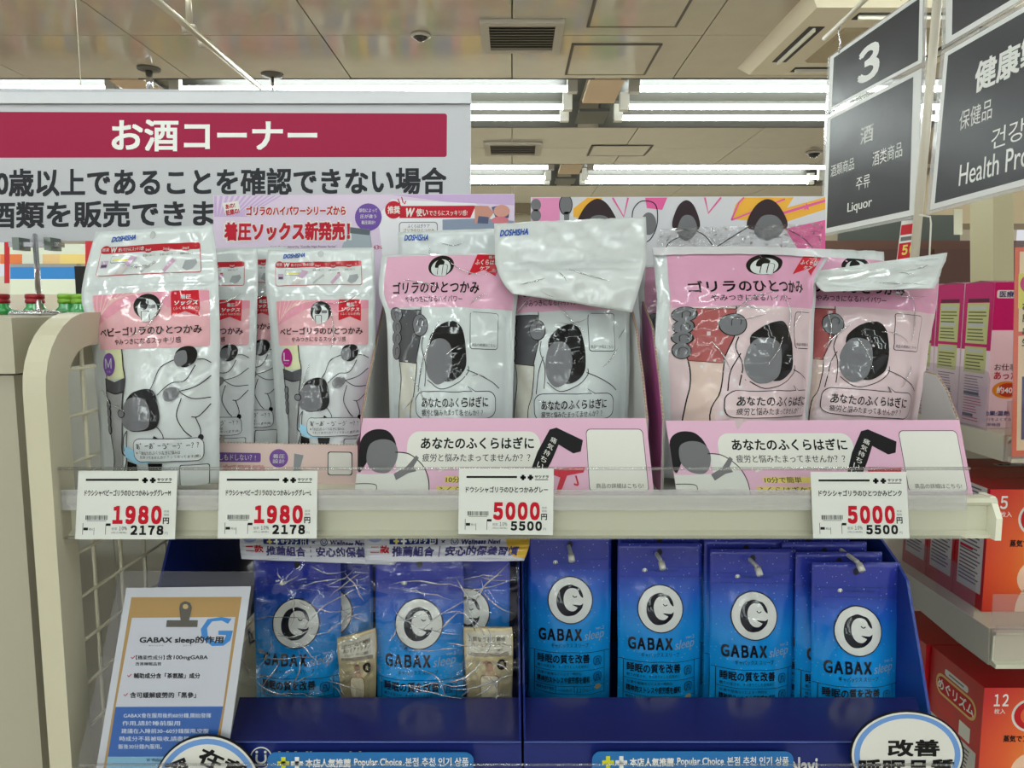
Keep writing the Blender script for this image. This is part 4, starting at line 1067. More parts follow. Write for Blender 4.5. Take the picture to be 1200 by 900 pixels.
def divider(x, ya, yb, z0, z1):
    pts = [Vector((x, yb, z0)), Vector((x, ya, z0)), Vector((x, ya, z1 - .012)), Vector((x, ya + .004, z1 - .003)), Vector((x, ya + .014, z1)), Vector((x, yb, z1))]
    polyslab('clear_divider', pts, (.0012, 0, 0), DIV, t)
divider(RX - .008, .875, 1.2, s1[1] + .0005, P(1150, 432, .9).z)
divider(RX - .008, .875, 1.2, s2[1] + .0005, P(1135, 668, .89).z)

MAG = ink(190, 22, 102); PPK = ink(228, 204, 214)
def med_box(x0, y0, wd, dp, z0, h, label, front):
    """tall box; left side and front printed"""
    t = thing('medicine_box', label, 'box', (x0 + wd / 2, y0 + dp / 2, z0), 'pink medicine boxes on the right shelf')
    box('carton', x0, x0 + wd, y0, y0 + dp, z0, z0 + h, C(232, 208, 216, .35), t)
    Ws = [Vector((x0, y0 + dp, z0 + h)), Vector((x0, y0, z0 + h)), Vector((x0, y0, z0)), Vector((x0, y0 + dp, z0))]
    a = Art(0, 0, 140, 460)
    a.rect(0, 0, 140, 215, MAG, 1); a.rect(20, 50, 120, 62, ink(90, 20, 50), 2)
    yb = ink(192, 190, 130)
    a.rect(18, 64, 122, 195, yb, 2); a.rect(18, 205, 122, 290, yb, 2)
    for y in (74, 130, 212): a.rect(28, y, 108, y + 12, ink(186, 186, 180), 3)
    for y in list(range(92, 126, 11)) + list(range(148, 190, 11)) + list(range(232, 284, 11)): a.rect(26, y, 114 - (y * 7) % 20, y + 4, ink(96, 96, 60), 3)
    for y in range(300, 445, 9):
        if y in (354, 426): continue
        a.rect(26, y, 116 - (y * 13) % 30, y + 3, ink(120, 110, 120) if y < 372 else (ink(190, 90, 100) if y % 3 == 0 else ink(120, 110, 120)), 2)
    a.rect(26, 352, 100, 362, ink(80, 80, 90), 2); a.rect(26, 424, 78, 434, ink(80, 80, 90), 2)
    a.build(QuadS(Ws), t, 'side_print')
    if front:
        Wf = [Vector((x0, y0, z0 + h)), Vector((x0 + wd, y0, z0 + h)), Vector((x0 + wd, y0, z0)), Vector((x0, y0, z0))]
        b = Art(1160, 330, 1160 + wd * 831 / y0, 496)
        b.rect(1150, 330, 1400, 384, MAG, 1)
        b.rr(1163, 339, 1260, 348, 2, PKW, 2); b.text('医療機器', 1166, 340, 1200, 347, NAVY, 3, .02)
        b.text('お仕事中も', 1166, 422, 1210, 430, K, 2, .01); b.text('あったか', 1166, 431, 1205, 440, ink(190, 40, 60), 2, .02)
        b.ell(1182, 452, 17, 10, ink(224, 140, 40), 2); b.ell(1184, 452, 13, 8, ink(190, 60, 30), 3); b.text('約40℃', 1170, 448, 1200, 456, WH, 4, .02)
        b.text('効果:温熱', 1156, 476, 1188, 482, NAVY, 2, .02); b.text('血行をよくする', 1156, 484, 1190, 488, NAVY, 2); b.text('医療機器', 1156, 490, 1178, 494, NAVY, 2)
        b.build(QuadS(Wf), t, 'front_print')
    polyslab('lid_flap', [Vector((x0 + .001, y0, z0 + h)), Vector((x0 + .001, y0 + dp * .5, z0 + h + .003)), Vector((x0 + .001, y0 + dp, z0 + h))], (wd * .6, 0, 0), C(120, 20, 60, .5), t)
    return t
zm = s1[1]; hm = P(1160, 331, .895).z - zm
by = .895
RM = P(1160, 420, .895).x
med_box(RM, by, .20, .058, zm + .0005, hm, 'nearest magenta and pink medicine box on the upper right shelf, front visible', True)
med_box(RM, by + .060, .20, .058, zm + .0005, hm, 'second magenta and pink medicine box, directly behind the nearest one', False)
med_box(RM, by + .120, .20, .058, zm + .0005, hm, 'third magenta and pink medicine box, farthest back beside the pouch', False)
# red eye mask boxes
RDB = C(186, 26, 34, .28, spec=.5)
def red_box(x0, y0, wd, dp, z0, h, label, num, side):
    t = thing('mask_box', label, 'box', (x0 + wd / 2, y0 + dp / 2, z0), 'red warm mask boxes')
    box('carton', x0, x0 + wd, y0, y0 + dp, z0, z0 + h, RDB, t)
    cx = (wd * .62 - wd / 2, -dp / 2, h * .42)
    om = ramp_mat('orange_glow_%s' % num, [(0, (246, 214, 190)), (.22, (238, 170, 130)), (.34, (240, 140, 50)), (.6, (232, 96, 40)), (1, (206, 34, 36))], radial=cx, lo=0, hi=wd * .75, rough=.3, bump=None) if num else RDB
    if num:
        Wf = [Vector((x0, y0, z0 + h)), Vector((x0 + wd, y0, z0 + h)), Vector((x0 + wd, y0, z0)), Vector((x0, y0, z0))]
        S = QuadS(Wf); k = 831 / y0; Wp_, Hp = wd * k, h * k
        b = Art(0, 0, Wp_, Hp); b.rect(0, 0, Wp_, Hp, om, 1)
        b.text(num, 13, 8, 13 + 9 * len(num), 24, WH, 2, .02); b.text('枚入', 14, 27, 28, 34, WH, 2, .01)
        b.ell(60, 36, 24, 22, PKW, 2); b.ell(60, 36, 21, 19, ink(196, 30, 40), 3); b.ell(62, 36, 15, 13, ink(226, 100, 60), 4)
        b.text('蒸気でアイマスク', 28, 62, 90, 71, K, 2, .03)
        b.ell(70, 110, 30, 26, ink(242, 200, 170), 2); b.ell(66, 150, 26, 34, ink(244, 208, 184), 2)
        b.build(S, t, 'front_print')
    Ws = [Vector((x0, y0 + dp, z0 + h)), Vector((x0, y0, z0 + h)), Vector((x0, y0, z0)), Vector((x0, y0 + dp, z0))]
    a = Art(0, 0, 100, 160)
    if side == 'text':
        a.rect(12, -2, 92, 140, ink(206, 198, 192), 2)
        for y in range(4, 134, 5): a.rect(17, y, 86 - (y * 11) % 16, y + 2, ink(100, 90, 90), 3)
        a.rect(17, 84, 60, 88, ink(180, 40, 50), 4)
    else:
        a.text('めぐリズム', 18, 30, 86, 44, WH, 4, .02); a.rr(14, 24, 90, 50, 12, ink(226, 190, 120), 2); a.rr(17, 27, 87, 47, 10, ink(190, 34, 40), 3)
        a.rr(30, 14, 74, 22, 3, PKW, 2); a.rect(38, 17, 66, 19, TG, 3)
        a.rr(16, 54, 52, 72, 2, ink(202, 70, 70), 2); a.rect(62, 60, 82, 78, PKW, 2)
        a.rect(6, 82, 94, 160, ink(206, 204, 200), 2)
        for y in range(87, 158, 5): a.rect(12, y, 86 - (y * 11) % 18, y + 2, ink(100, 96, 96), 3)
        a.rect(12, 98, 44, 101, ink(190, 40, 50), 4)
    a.build(QuadS(Ws), t, 'side_print')
    Wt = [Vector((x0, y0 + dp, z0 + h)), Vector((x0 + wd, y0 + dp, z0 + h)), Vector((x0 + wd, y0, z0 + h)), Vector((x0, y0, z0 + h))]
    a = Art(0, 0, 100, 50); a.rr(52, 30, 98, 44, 3, PKW, 1); a.text('蒸気でアイマスク', 54, 33, 96, 41, K, 2, .02); a.build(QuadS(Wt), t, 'top_print')
    return t
zr2 = s2[1]; yb2 = .892
hr = P(1161, 574, yb2).z - zr2
RM2 = P(1155, 650, .892).x
red_box(RM2, yb2, .20, .062, zr2 + .0005, hr, 'nearest red and orange five-piece mask box on the middle right shelf', '5', 'text')
red_box(RM2, yb2 + .064, .20, .062, zr2 + .0005, hr, 'second red mask box directly behind the five-piece box front', '', 'text')
red_box(RM2, yb2 + .128, .20, .062, zr2 + .0005, hr, 'third red mask box deep on the middle right shelf', '', 'text')
yb3 = .885
zt3 = P(1157, 806, yb3).z
zs3 = zt3 - .19
box('shelf_board', RX - .01, 1.6, .84, 1.35, zs3 - .03, zs3, dirt, RG)
RM3 = P(1150, 855, .885).x
red_box(RM3, yb3, .20, .118, zs3 + .0005, .1895, 'large red and orange twelve-piece mask box at the bottom right', '12', 'logo')
red_box(RM3 - .006, yb3 + .121, .20, .118, zs3 + .0005, .1895, 'large red mask box behind the twelve-piece box', '', 'logo')
# orange poster stand on the upper right shelf
t = thing('poster_holder', 'clear upright holder with an orange bordered yellow poster at the right edge', 'sign', P(1215, 541, .79))
Wq = [P(1188, 283, .80), P(1300, 279, .80), P(1296, 541, .80), P(1182, 545, .80)]
slab('clear_holder', [p + Vector((0, -.003, 0)) for p in Wq], .001, GLAZE, t)
Wp = [P(1190, 290, .80), P(1298, 286, .80), P(1294, 531, .80), P(1186, 535, .80)]
slab('poster', Wp, .001, ink(226, 100, 62), t)
a = Art(0, 0, 108, 245); a.rect(5, 5, 103, 97, ink(238, 214, 170), 1); a.rect(5, 102, 103, 238, ink(238, 204, 166), 1)
a.rect(4, 30, 40, 70, ink(226, 214, 90), 2); a.ell(20, 42, 14, 12, ink(206, 30, 110), 3)
for i, ch in enumerate('お肌血生'): a.text(ch, 9, 63 + i * 14, 17, 72 + i * 14, K, 4, .03)
a.rect(10, 150, 40, 225, ink(70, 60, 110), 2); a.ell(24, 205, 10, 12, ink(160, 200, 60), 3); a.ell(26, 190, 8, 9, ink(60, 120, 180), 3)
a.build(QuadS(Wp), t)

# ================================================================ lower shelf: blue displays
NB = C(30, 42, 112, .3, spec=.3); NBD = C(24, 32, 96, .25, spec=.6); NBM = C(28, 44, 122, .35)
zl = P(600, 870, .665).z                      # ledge height
def blue_tray(x0p, x1p, label, skew=0):
    x0, x1 = P(x0p, 870, .665).x, P(x1p, 870, .665).x
    t = thing('blue_display_tray', label, 'tray', ((x0 + x1) / 2, .68, zl - .10), 'navy blue display trays')
    yr = PZ(600, 817, zl + .004).y
    xr0, xr1 = (x0 - .018, x1) if skew < 0 else (x0, x1 + .03)
    v = [Vector((x0, .665, zl)), Vector((x1, .665, zl)), Vector((xr1, yr, zl + .004)), Vector((xr0, yr, zl + .004))]
    polyslab('top_ledge', v, (0, 0, -.002), C(36, 40, 96, .16, spec=.5), t)
    box('front_panel', x0, x1, .665, .667, zl - .10, zl - .0015, NB, t)
    tube('fold_edge', [(x0, .6655, zl), (x1, .6655, zl)], .0009, C(70, 90, 170, .4), t, n=6)
    box('inner_wall', x0, x1, yr, yr + .0015, zl - .10, zl + .003, NBD, t)
    box('tray_floor', x0, x1, yr, 1.2, zl - .10, zl - .095, NBD, t)
    for X in ((x1 - .002,) if skew < 0 else (x0,)):
        polyslab('side_wall', [Vector((X, .668, zl)), Vector((X, yr, zl + .02)), Vector((X, 1.0, zl + .26)), Vector((X, 1.19, zl + .26)), Vector((X, 1.19, zl - .10)), Vector((X, .668, zl - .10))], (.002, 0, 0), NBM, t)
    box('back_wall', x0, x1, 1.19, 1.195, zl - .10, zl + .30, NBM, t)
    return t, x0, x1
bl, bx0, bx1 = blue_tray(268, 611, 'left navy blue tray with Wellness Navi lettering', -1)
br_, cx0, cx1 = blue_tray(614, 1088, 'right navy blue tray in front of the hooked blue pouches', 1)
# lettering on the fronts
def front_px(x0, y0, x1, y1, Y=.6648): return [P(x0, y0, Y), P(x1, y0, Y), P(x1, y1, Y), P(x0, y1, Y)]
a = Art(270, 872, 611, 930)
a.ell(306, 888, 13, 13, PKW, 1); a.ell(306, 888, 11.5, 11.5, NAVY, 2); a.line([(301, 884), (301, 891), (306, 894), (311, 891), (311, 884)], 2.4, PKW, 3); a.ell(301, 881, 1.6, 1.6, PKW, 3); a.ell(311, 881, 1.6, 1.6, PKW, 3)
a.text('Wellness Navi', 326, 880, 446, 902, PKW, 2, .02)
a.build(QuadS(front_px(270, 872, 611, 930)), bl)
a = Art(616, 872, 1086, 930); a.text('Wellness Navi', 850, 887, 958, 907, PKW, 2, .02); a.build(QuadS(front_px(616, 872, 1086, 930)), br_)
# tall side walls of the displays
t = thing('blue_side_board', 'dark blue side board of the display behind the clear holder', 'board', P(210, 800, .95))
polyslab('board', [PX(198, 631, -.408), PX(184, 690, -.408), PX(160, 860, -.408), Vector((-.408, 1.18, zl - .05)), Vector((-.408, 1.18, 1.08))], (.003, 0, 0), NBM, t)
t = thing('blue_side_board', 'dark blue slanted side board right of the last hooked pouch', 'board', P(1070, 800, .85))
polyslab('board', [PX(1048, 655, .452), PX(1062, 680, .452), PX(1078, 775, .452), PX(1090, 850, .452), Vector((.452, 1.18, zl - .09)), Vector((.452, 1.18, zl + .28))], (.003, 0, 0), C(34, 62, 150, .3), t)
# lower shelf
t = thing('lower_shelf', 'cream lower shelf with clear price rail at the bottom edge', 'shelf', (0, .8, zl - .13))
box('shelf_board', -.43, .50, .66, 1.24, zl - .125, zl - .102, CREAM, t)
box('clear_price_rail', -.42, .43, .646, .6472, zl - .14, P(600, 896, .6466).z, CLEAR, t)
tube('rail_bead', [(-.42, .6466, P(600, 896, .6466).z), (.43, .6466, P(600, 896, .6466).z)], .0012, clear('bead', (.9, .9, .9), .12, .1), t)

# hooked pouches
GH = .245
gab = ramp_mat('blue_pouch_print', [(0, (26, 166, 240)), (.35, (24, 168, 244)), (.60, (26, 148, 234)), (.74, (32, 100, 208)), (.84, (40, 60, 168)), (1, (54, 60, 158))], axis=2, lo=0, hi=GH, rough=.2, stars=True)
GKI = film_ink(20, 22, 34); GW = film_ink(238, 240, 234); GDB = film_ink(22, 60, 130)
def gab_logo(a, cx, cy, r):
    a.ell(cx, cy, r, r * 1.04, GKI, 2, 40); a.ell(cx, cy, r * .95, r * .99, GW, 3, 40)
    k = r / 83
    out = [(cx + x * k, cy + y * k) for x, y in ((22, -50), (-4, -56), (-34, -42), (-50, -8), (-46, 28), (-22, 54), (14, 52), (40, 30), (46, 10), (36, 16), (8, 14), (20, 22), (26, 26), (12, 38), (-8, 34), (-22, 14), (-24, -14), (-12, -38), (8, -44), (26, -38), (36, -18), (46, -10), (44, -26), (34, -44))]
    a.poly(out, GKI, 4, True)
    a.line([(cx + 8 * k, cy - 18 * k), (cx + 16 * k, cy - 12 * k), (cx + 24 * k, cy - 16 * k)], 2.5 * k + 1, GKI, 4)
def gab_art():
    a = Art(62, 40, 370, 792)
    for y in (130, 166): a.line([(64, y), (368, y + 2)], 1.8, GDB, 1, False)
    a.ell(162, 143, 9, 8, GW, 1); a.line([(156, 140), (157, 148), (162, 149), (167, 148), (168, 140)], 2.4, GKI, 2); a.text('Wellness Navi', 178, 138, 282, 150, GDB, 1, .01)
    gab_logo(a, 216, 282, 84)
    a.text('GABAX', 98, 386, 258, 432, GKI, 2, .04); a.text('sleep', 268, 394, 344, 440, film_ink(140, 176, 208), 2, .012, rot=-4, shear=.25); a.text('ver.2', 310, 382, 344, 394, film_ink(150, 184, 212), 2, .01)
    a.text('ギャバックス スリープ', 144, 440, 284, 458, GKI, 2, .004)
    a.line([(64, 474), (368, 478)], 2, GKI, 1, False); a.line([(82, 476), (82, 640)], 2, GKI, 1, False); a.line([(346, 476), (346, 640)], 2, GKI, 1, False)
    a.text('睡眠の質を改善', 94, 482, 288, 516, GKI, 2, .022); a.text('眠りの深さや、すっきりとした目覚めに', 94, 522, 286, 534, GKI, 2, .008)
    a.line([(84, 542), (344, 544)], 1.8, GKI, 1, False)
    a.text('仕事や勉強などによる一時的な', 94, 549, 258, 560, GKI, 2, .006); a.text('精神的ストレスや疲労感を緩和', 92, 566, 288, 592, GKI, 2, .02)
    a.line([(84, 600), (344, 606)], 1.8, GKI, 1, False); a.text('機能性表示食品', 90, 606, 154, 617, GKI, 2, .01); a.line([(160, 602), (160, 626)], 1.8, GKI, 1, False)
    a.text('GABA配合', 168, 612, 222, 622, GKI, 2); a.line([(230, 602), (230, 628)], 1.8, GKI, 1, False); a.text('120', 238, 610, 268, 626, GKI, 2, .01); a.text('粒入り', 272, 614, 304, 625, GKI, 2)
    a.line([(84, 628), (344, 638)], 1.8, GKI, 1, False); a.ell(320, 611, 13, 10, film_ink(190, 180, 140), 2)
    for cy in (512, 572):
        a.rr(302, cy - 18, 334, cy + 16, 12, GKI, 2); a.rr(304, cy - 16, 332, cy + 14, 10, film_ink(16, 134, 208), 3)
        a.line([(308, cy + 18), (314, cy + 4), (324, cy + 4), (330, cy + 18)], 1.8, GKI, 4); a.ell(318, cy - 3, 6, 7, GKI, 4); a.ell(318, cy - 2, 4, 5, film_ink(16, 134, 208), 5)
    a.line([(64, 690), (368, 692)], 2, GDB, 1, False)
    return a
GA = gab_art()
HOLE = C(10, 12, 26, .6)
def pouch_geo(cx, z_top, Y, wtop, label, tilt=.012):
    """hooked pouch in real size, from its base up; returns the thing"""
    w2 = wtop / 2
    zb = z_top - GH
    t = thing('supplement_pouch', label, 'pouch', (cx, Y, zb), 'blue supplement pouches')
    rows = []
    S = RowS.__new__(RowS); S.fl = .03; S.pw = 2.6; S.wr = .0014; S.seed = 60; S.cache = {}; S.fu = 3; S.fv = 4; S.t = []; S.L = []; S.R = []; S.B = []
    for v, dw, dy, B in ((0, -.0008, 0, .016), (.2, -.001, .002, .018), (.45, -.001, .005, .014), (.7, 0, .009, .007), (.8, 0, .011, .002), (.86, 0, .012, .001), (1, 0, tilt + .002, .0005)):
        S.t.append(v); S.L.append(Vector((cx - w2 - dw, Y + dy, zb + v * GH))); S.R.append(Vector((cx + w2 + dw, Y + dy, zb + v * GH))); S.B.append(B)
    soft_body('pouch_body', S, gab, t)
    GA.build(S, t, eps=.00018)
    h = Art(0, 0, 1, 1); h.ell(.5, .045, .034, .018, HOLE, 1, 16)
    h.build(S, t, 'hang_hole', eps=.0001)
    return t, S
cols = [(669, 632, 717, .845, 620), (775, 641, 825, .83, 724), (888, 648, 936.5, .815, 833), (1007, 664, 1062, .79, 952)]
protos = None
names = ['leftmost hooked blue pouch beside the bundle bags', 'second hooked blue pouch from the left', 'third hooked blue pouch from the left', 'rightmost hooked blue pouch, hanging lowest']
hk_m = C(216, 214, 204, .3)
for i, (hx, ty, rx, Y, lx) in enumerate(cols):
    l_, r_ = P(lx, ty + 60, Y), P(rx, ty + 60, Y)
    cx = (l_.x + r_.x) / 2; zt_ = P(600, ty, Y).z; wd = r_.x - l_.x
    if protos is None:
        g, S = pouch_geo(cx, zt_, Y, .103, names[0]); protos = (g, cx, zt_, Y)
    else:
        g = dup(protos[0], (cx - protos[1], Y - protos[3], zt_ - protos[2]), names[i])
    nb = (2, 3, 3, 3)[i]
    for k in range(nb):
        ox, oy, oz = (-.003, .004, -.004, -.012)[i] * (k + 1) + random.uniform(-.002, .002), .016 * (k + 1), (.004, .010, .007, .007)[i] * (k + 1)
        dup(g, (ox, oy, oz), 'blue pouch hanging behind the %s one, number %s back on that hook' % (('leftmost', 'second', 'third', 'rightmost')[i], ('one', 'two', 'three')[k]))
    hp = P(hx, ty + (18 if i < 3 else 2), Y - .012)
    if i == 3: hp = P(1007, 661, Y + .004)
    h = thing('display_hook', 'white rod hook through the %s column of blue pouches' % ('leftmost', 'second', 'third', 'rightmost')[i], 'hook', hp, 'white pouch hooks')
    bk = Vector((hp.x - .012 - .004 * i, 1.185, hp.z + .014))
    tube('rod', [bk, hp + Vector((0, .006, .001)), hp], .0026, hk_m, h, n=8)
    tube('tip', [hp + Vector((0, .001, 0)), hp + Vector((.0008, -.006, -.006))], .0040, hk_m, h, n=8)

# bundle bags: two pouches and a gold sachet under a printed header
GOLD = C(206, 190, 146, .28, .35, bump='crinkle'); GP = film_ink(212, 206, 188)
def bundle(px0, px1, main_px, side_px, sach, top, Y, label, idx, hdr):
    """px extents in the photo"""
    pre = 'left bundle' if idx == 0 else 'right bundle'
    w0 = P(main_px[0], 750, Y), P(main_px[1], 750, Y)
    cx = (w0[0].x + w0[1].x) / 2; ztop = P(600, top, Y).z
    dup(protos[0], (cx - protos[1], Y - protos[3], ztop - protos[2]), 'front blue pouch inside the ' + pre)
    w1 = P(side_px[0], 750, Y + .03), P(side_px[1], 750, Y + .03)
    cx1 = (w1[0].x + w1[1].x) / 2
    dup(protos[0], (cx1 - protos[1], Y + .026 - protos[3], ztop + .002 - protos[2]), 'blue pouch behind the gold sachet in the ' + pre)
    # sachet
    x0, y0, x1, y1 = sach; ys = Y - .022
    s_ = thing('gold_sachet', 'champagne gold hair care sachet in the ' + pre, 'sachet', P((x0 + x1) / 2, y1, ys), 'gold sachets')
    sl = 6 if idx == 0 else 0
    S = RowS([(x0, y0 + sl, x1, y0 - sl, ys + .004, .001), (x0, y0 + 12 + sl, x1 + 1, y0 + 12 - sl, ys + .003, .002), (x0 + 2, (y0 + y1) / 2, x1 + 1, (y0 + y1) / 2, ys + .001, .005), (x0 + 5, y1, x1, y1, ys, .003)], flange=.06, wr=.002, seed=70 + idx)
    soft_body('sachet_body', S, GOLD, s_)
    a = Art(878, 370, 1062, 700)
    a.rect(888, 388, 1056, 494, GP, 1)
    a.text('上質なうおり補修', 896, 408, 1034, 430, K, 2, .004); a.text('カシミアケラチン', 908, 434, 1034, 452, K, 2, .004); a.text('するツヤ・ダメージ補修', 916, 460, 1024, 472, K, 2)
    a.rr(896, 478, 1046, 494, 7, film_ink(150, 140, 120), 2)
    a.rr(934, 572, 1008, 700, 18, film_ink(150, 112, 80), 2); a.rr(937, 576, 1005, 700, 16, film_ink(222, 210, 180), 3)
    a.rect(958, 520, 986, 560, film_ink(176, 140, 110), 3); a.rect(964, 512, 980, 522, film_ink(120, 90, 70), 4); a.poly([(946, 514), (966, 508), (966, 518), (950, 522)], film_ink(170, 140, 120), 4)
    a.rect(952, 556, 992, 574, film_ink(200, 170, 140), 4)
    a.ell(1018, 530, 18, 24, K, 3); a.text('美', 1008, 518, 1028, 542, GOLD, 4)
    a.build(S, s_, eps=.00025)
    # film bag and header card
    t = thing('bundle_bag', label, 'bag', P((px0 + px1) / 2, 800, Y), 'clear bundle bags with header cards')
    fs = RowS([(px0, 650, px1, 648, Y - .012, .004), (px0 - 2, 680, px1 + 2, 680, Y - .024, .010), (px0 - 4, 740, px1 + 3, 740, Y - .034, .014), (px0 - 6, 800, px1 + 2, 800, Y - .038, .014), (px0 - 6, 832, px1, 832, Y - .036, .01)], flange=.0, wr=.010, seed=80 + idx, fu=5, fv=7)
    soft_body('film', fs, FILM, t, back=False)
    crease_glints(fs, t, 34, 90 + idx, vr=(.05, .95), ln=(.15, .6), r=.00045)
    hs = RowS(hdr, flange=0, wr=.002, seed=90 + idx)
    hc = soft_body('header_card', hs, C(206, 206, 216, .35, bump='film'), t)
    a = Art(500, 40, 1125, 132)
    W_ = film_ink(206, 208, 220); PUR = film_ink(62, 56, 116)
    a.poly([(1030, 36), (1130, 36), (1130, 124), (1080, 116), (1050, 96)], film_ink(214, 172, 60), 1, False); a.ell(540, 36, 30, 22, film_ink(150, 160, 204), 1)
    a.rect(596, 42, 778, 66, NAVY, 2)
    for x, c in ((622, YEL), (650, WH)): a.rect(x - 11, 51, x + 11, 58, c, 3); a.rect(x - 4, 44, x + 4, 65, c, 3)
    a.text('サツドラ', 668, 46, 738, 62, WH, 3, .03); a.rr(748, 45, 770, 64, 2, WH, 3); a.rect(751, 47, 767, 62, NAVY, 4); a.rect(758, 47, 760, 62, WH, 5); a.rect(751, 54, 767, 56, WH, 5)
    a.text('×', 792, 50, 806, 62, PUR, 2, .02); a.ell(842, 56, 15, 14, NAVY, 2); a.ell(842, 56, 12, 11, W_, 3); a.line([(836, 51), (837, 60), (842, 62), (847, 60), (848, 51)], 3, NAVY, 4)
    a.text('Wellness Navi', 866, 48, 1014, 66, PUR, 2, .03, shear=.15)
    a.text('二款', 522, 70, 596, 100, film_ink(190, 30, 40), 2, .022)
    a.text('推薦組合｜安心的保養習慣', 606, 72, 1090, 112, PUR, 2, .03)
    a.build(hs, hc, eps=.0002)
bundle(285, 432, (298, 396), (345, 430), (395, 742, 440, 822), 656, .80, 'left clear bundle bag, its purple lettered header overlapped by the right one', 0,
       [(281, 631, 462, 631, .795, .0005), (281, 640, 462, 642, .785, .001), (283, 655, 462, 662, .780, .0005)])
bundle(436, 606, (442, 540), (497, 597), (543, 735, 600, 822), 655, .785, 'right clear bundle bag with full purple lettered header card', 1,
       [(427, 630, 621, 630, .775, .0005), (427, 641, 620, 640, .765, .001), (428, 659, 614, 657, .758, .0005)])
# clear holder with clipboard sheet
t = thing('leaflet_holder', 'clear acrylic holder with clipboard style GABAX sheet at the lower left', 'sign', P(190, 899, .66))
def hq(pts, d=0): return [P(x, y, .705 - (y - 670) / 235 * .05 - d) for x, y in pts]
slab('clear_holder', hq([(141, 669), (300, 670), (262, 925), (84, 925)], .003), .0012, clear('holder', (.98, .98, .98), .0, .05, (10, .4, .003, False, 1), ior=1.35), t)
slab('holder_back', hq([(141, 669), (300, 670), (262, 925), (84, 925)], -.004), .0012, clear('holder2', (.97, .97, .98), .0, .05, ior=1.35, haze=.01), t)
Wp = hq([(148, 689), (294, 687), (264, 905), (112, 905)])
sh = slab('leaflet', Wp, .0006, C(196, 198, 206, .4), t)
class PlaneS:
    flat = True
    def __init__(s, q): s.p0 = q[0]; s.n = qn(q)
    def p(s, u, v):
        px, py = u / 3.75 + 110, (-v) / 3.75 + 660
        d = P(px, py, 1.0) - CAM
        return CAM + d * ((s.p0 - CAM).dot(s.n) / d.dot(s.n))
    def nrm(s, u, v): return s.n
a = Art(0, 0, 1, 1)
TAN = ink(172, 136, 78); G2 = ink(48, 128, 200)
def gp(pts, m, l): a.poly([(x, y) for x, y in pts], m, l)
gp([(165, 150), (650, 148), (555, 770), (525, 915), (40, 915)], TAN, 1)
gp([(168, 240), (622, 236), (568, 629), (96, 631)], ink(196, 198, 208), 2)
gp([(96, 631), (568, 629), (540, 780), (528, 850), (62, 850)], ink(40, 92, 168), 2); gp([(62, 850), (528, 850), (518, 915), (52, 915)], ink(130, 180, 210), 2)
CLP = ink(84, 80, 70)
gp([(322, 250), (458, 250), (456, 280), (318, 280)], CLP, 5); gp([(382, 250), (376, 196), (382, 176), (402, 166), (424, 174), (432, 194), (420, 250)], CLP, 5); a.ell(404, 190, 12, 11, ink(186, 160, 110), 6)
ring = [(606, 244), (560, 236), (500, 246), (470, 290), (476, 330), (520, 364), (570, 362), (600, 340), (612, 296), (548, 296), (548, 314), (582, 316), (572, 338), (536, 346), (502, 322), (498, 284), (520, 256), (562, 252), (590, 266)]
gp(ring, G2, 3)
a.text('GABAX sleep的作用', 202, 320, 570, 356, K, 4, .032, shear=.12); a.text('ギャバックス', 242, 358, 306, 365, K, 4); a.text('スリープ', 392, 358, 430, 365, K, 4)
for y, x in ((414, 172), (494, 156), (578, 140)): a.line([(x - 8, y - 2), (x - 2, y + 5), (x + 10, y - 7)], 4, RED, 4, False)
a.text('【機能性成分】', 186, 404, 312, 424, K, 4, .014); a.text('含100mgGABA', 318, 401, 502, 427, K, 4, .016, shear=.1)
a.text('改善睡眠品質', 184, 434, 298, 450, K, 4, .014)
a.text('輔助成分含「茶氨酸」成分', 176, 482, 468, 506, K, 4, .024); a.text('含可緩解疲勞的「黑參」', 160, 566, 450, 592, K, 4, .024)
LB = ink(206, 216, 232)
for i, (tx, x0, x1) in enumerate((('GABAX會在服用後約60分鐘,開始發揮', 132, 516), ('作用,請於睡前服用', 126, 380), ('建議在入睡前30~60分鐘服用,空腹', 122, 506), ('時成分不易被吸收,請盡量', 114, 420), ('飯後30分鐘內服用。', 108, 300))):
    a.text(tx, x0, 658 + i * 34, x1, 680 + i * 34, LB, 4, .008)
a.text('W  Wellness Navi', 232, 856, 340, 872, NAVY, 4, .01)
a.it = [([(x, y) for x, y in v], f, m, l, t_) for v, f, m, l, t_ in a.it]
a.fr = (0, 0, 1, -1)      # u = x, v = -y : pixels of the sheet itself
class _S(PlaneS):
    def p(s, u, v): return PlaneS.p(s, u, -1 - v + 0)
S_ = PlaneS(Wp)
_b = S_.p
S_.p = lambda u, v: _b(u, v - 0)
a.fr = (0, -1, 1, 0)
a.build(S_, sh, eps=.00012, clip=False)

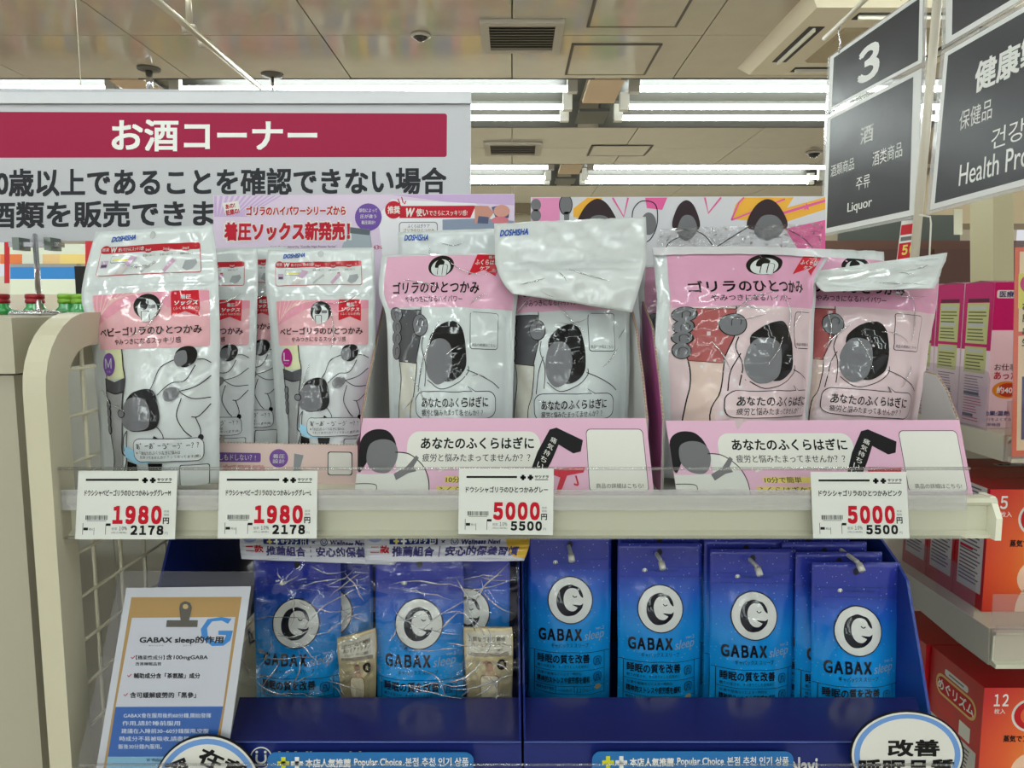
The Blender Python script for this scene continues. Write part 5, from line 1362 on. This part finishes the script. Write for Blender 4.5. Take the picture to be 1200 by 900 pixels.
# round talkers clipped to the bottom rail
def disc_sign(cx, cy, rx, ry, Y, label, txts, tilt=0, cat='sign'):
    t = thing('shelf_talker', label, cat, P(cx, cy + ry, Y))
    a = Art(cx - rx, cy - ry, cx + rx, cy + ry)
    W = [P(cx - rx, cy - ry, Y), P(cx + rx, cy - ry, Y), P(cx + rx, cy + ry, Y), P(cx - rx, cy + ry, Y)]
    S = QuadS(W)
    pts = [S.p(.5 + .5 * math.cos(2 * math.pi * i / 48), .5 + .5 * math.sin(2 * math.pi * i / 48)) for i in range(48)]
    polyslab('card', pts, (0, .0012, 0), K, t)
    a.ell(cx, cy, rx * .97, ry * .97, ink(222, 220, 212), 1, 48); a.ell(cx, cy, rx * .93, ry * .93, ink(110, 152, 212), 2, 48); a.ell(cx, cy, rx * .83, ry * .83, ink(222, 220, 212), 3, 48)
    for (s, x0, y0, x1, y1, r, b) in txts: a.text(s, x0, y0, x1, y1, K, 4, b, rot=r)
    a.build(S, t, eps=.0001, clip=False)
    return t
disc_sign(243, 925, 64, 64, .655, 'round white sign with blue ring and bold black characters, lower left', [('在意', 232, 884, 290, 906, 24, .032), ('深', 194, 890, 222, 912, -22, .032), ('睡眠的你', 200, 915, 286, 938, 0, .032)])
disc_sign(1063, 884, 67, 51, .65, 'oval white sign with blue ring and bold black characters, lower right', [('改善', 1040, 866, 1101, 886, 0, .032), ('睡眠品質', 1006, 889, 1118, 912, 0, .032)])
def strip(x0, x1, y0, x_txt, label):
    t = thing('shelf_talker', label, 'sign', P((x0 + x1) / 2, 910, .655), 'bright blue Popular Choice shelf strips')
    a = Art(x0, y0, x1, y0 + 40); S = QuadS([P(x0, y0, .655), P(x1, y0, .655), P(x1, y0 + 40, .655), P(x0, y0 + 40, .655)])
    b = Art(x0, y0, x1, y0 + 40); b.rr(x0, y0, x1, y0 + 40, 10, WH, 0); vs = b.it[0][0]
    polyslab('card', [S.p((x - x0) / (x1 - x0), (y0 + 40 - y) / 40) for x, y in [(v_[0], v_[1]) for v_ in vs]], (0, .001, 0), C(24, 110, 178, .35), t)
    k = (x1 - x0) / 242
    for cx, c in ((19, ink(214, 214, 40)), (35, WH)):
        a.rect(x0 + (cx - 7) * k, y0 + 10, x0 + (cx + 7) * k, y0 + 15, c, 1); a.rect(x0 + (cx - 2.5) * k, y0 + 5, x0 + (cx + 2.5) * k, y0 + 19.5, c, 1)
    a.text('本店人氣推薦', x0 + 45 * k, y0 + 7, x0 + 98 * k, y0 + 17, WH, 2, .03); a.text('Popular Choice', x0 + 102 * k, y0 + 6.5, x0 + 158 * k, y0 + 17.5, WH, 2, .02); a.text('본점 추천 인기 상품', x0 + 162 * k, y0 + 5.5, x0 + 236 * k, y0 + 16, WH, 2, .015)
    a.build(S, t, eps=.0001)
strip(313, 555, 882, 0, 'bright blue Popular Choice strip in front of the left navy tray')
strip(694, 930, 881, 0, 'bright blue Popular Choice strip in front of the right navy tray')
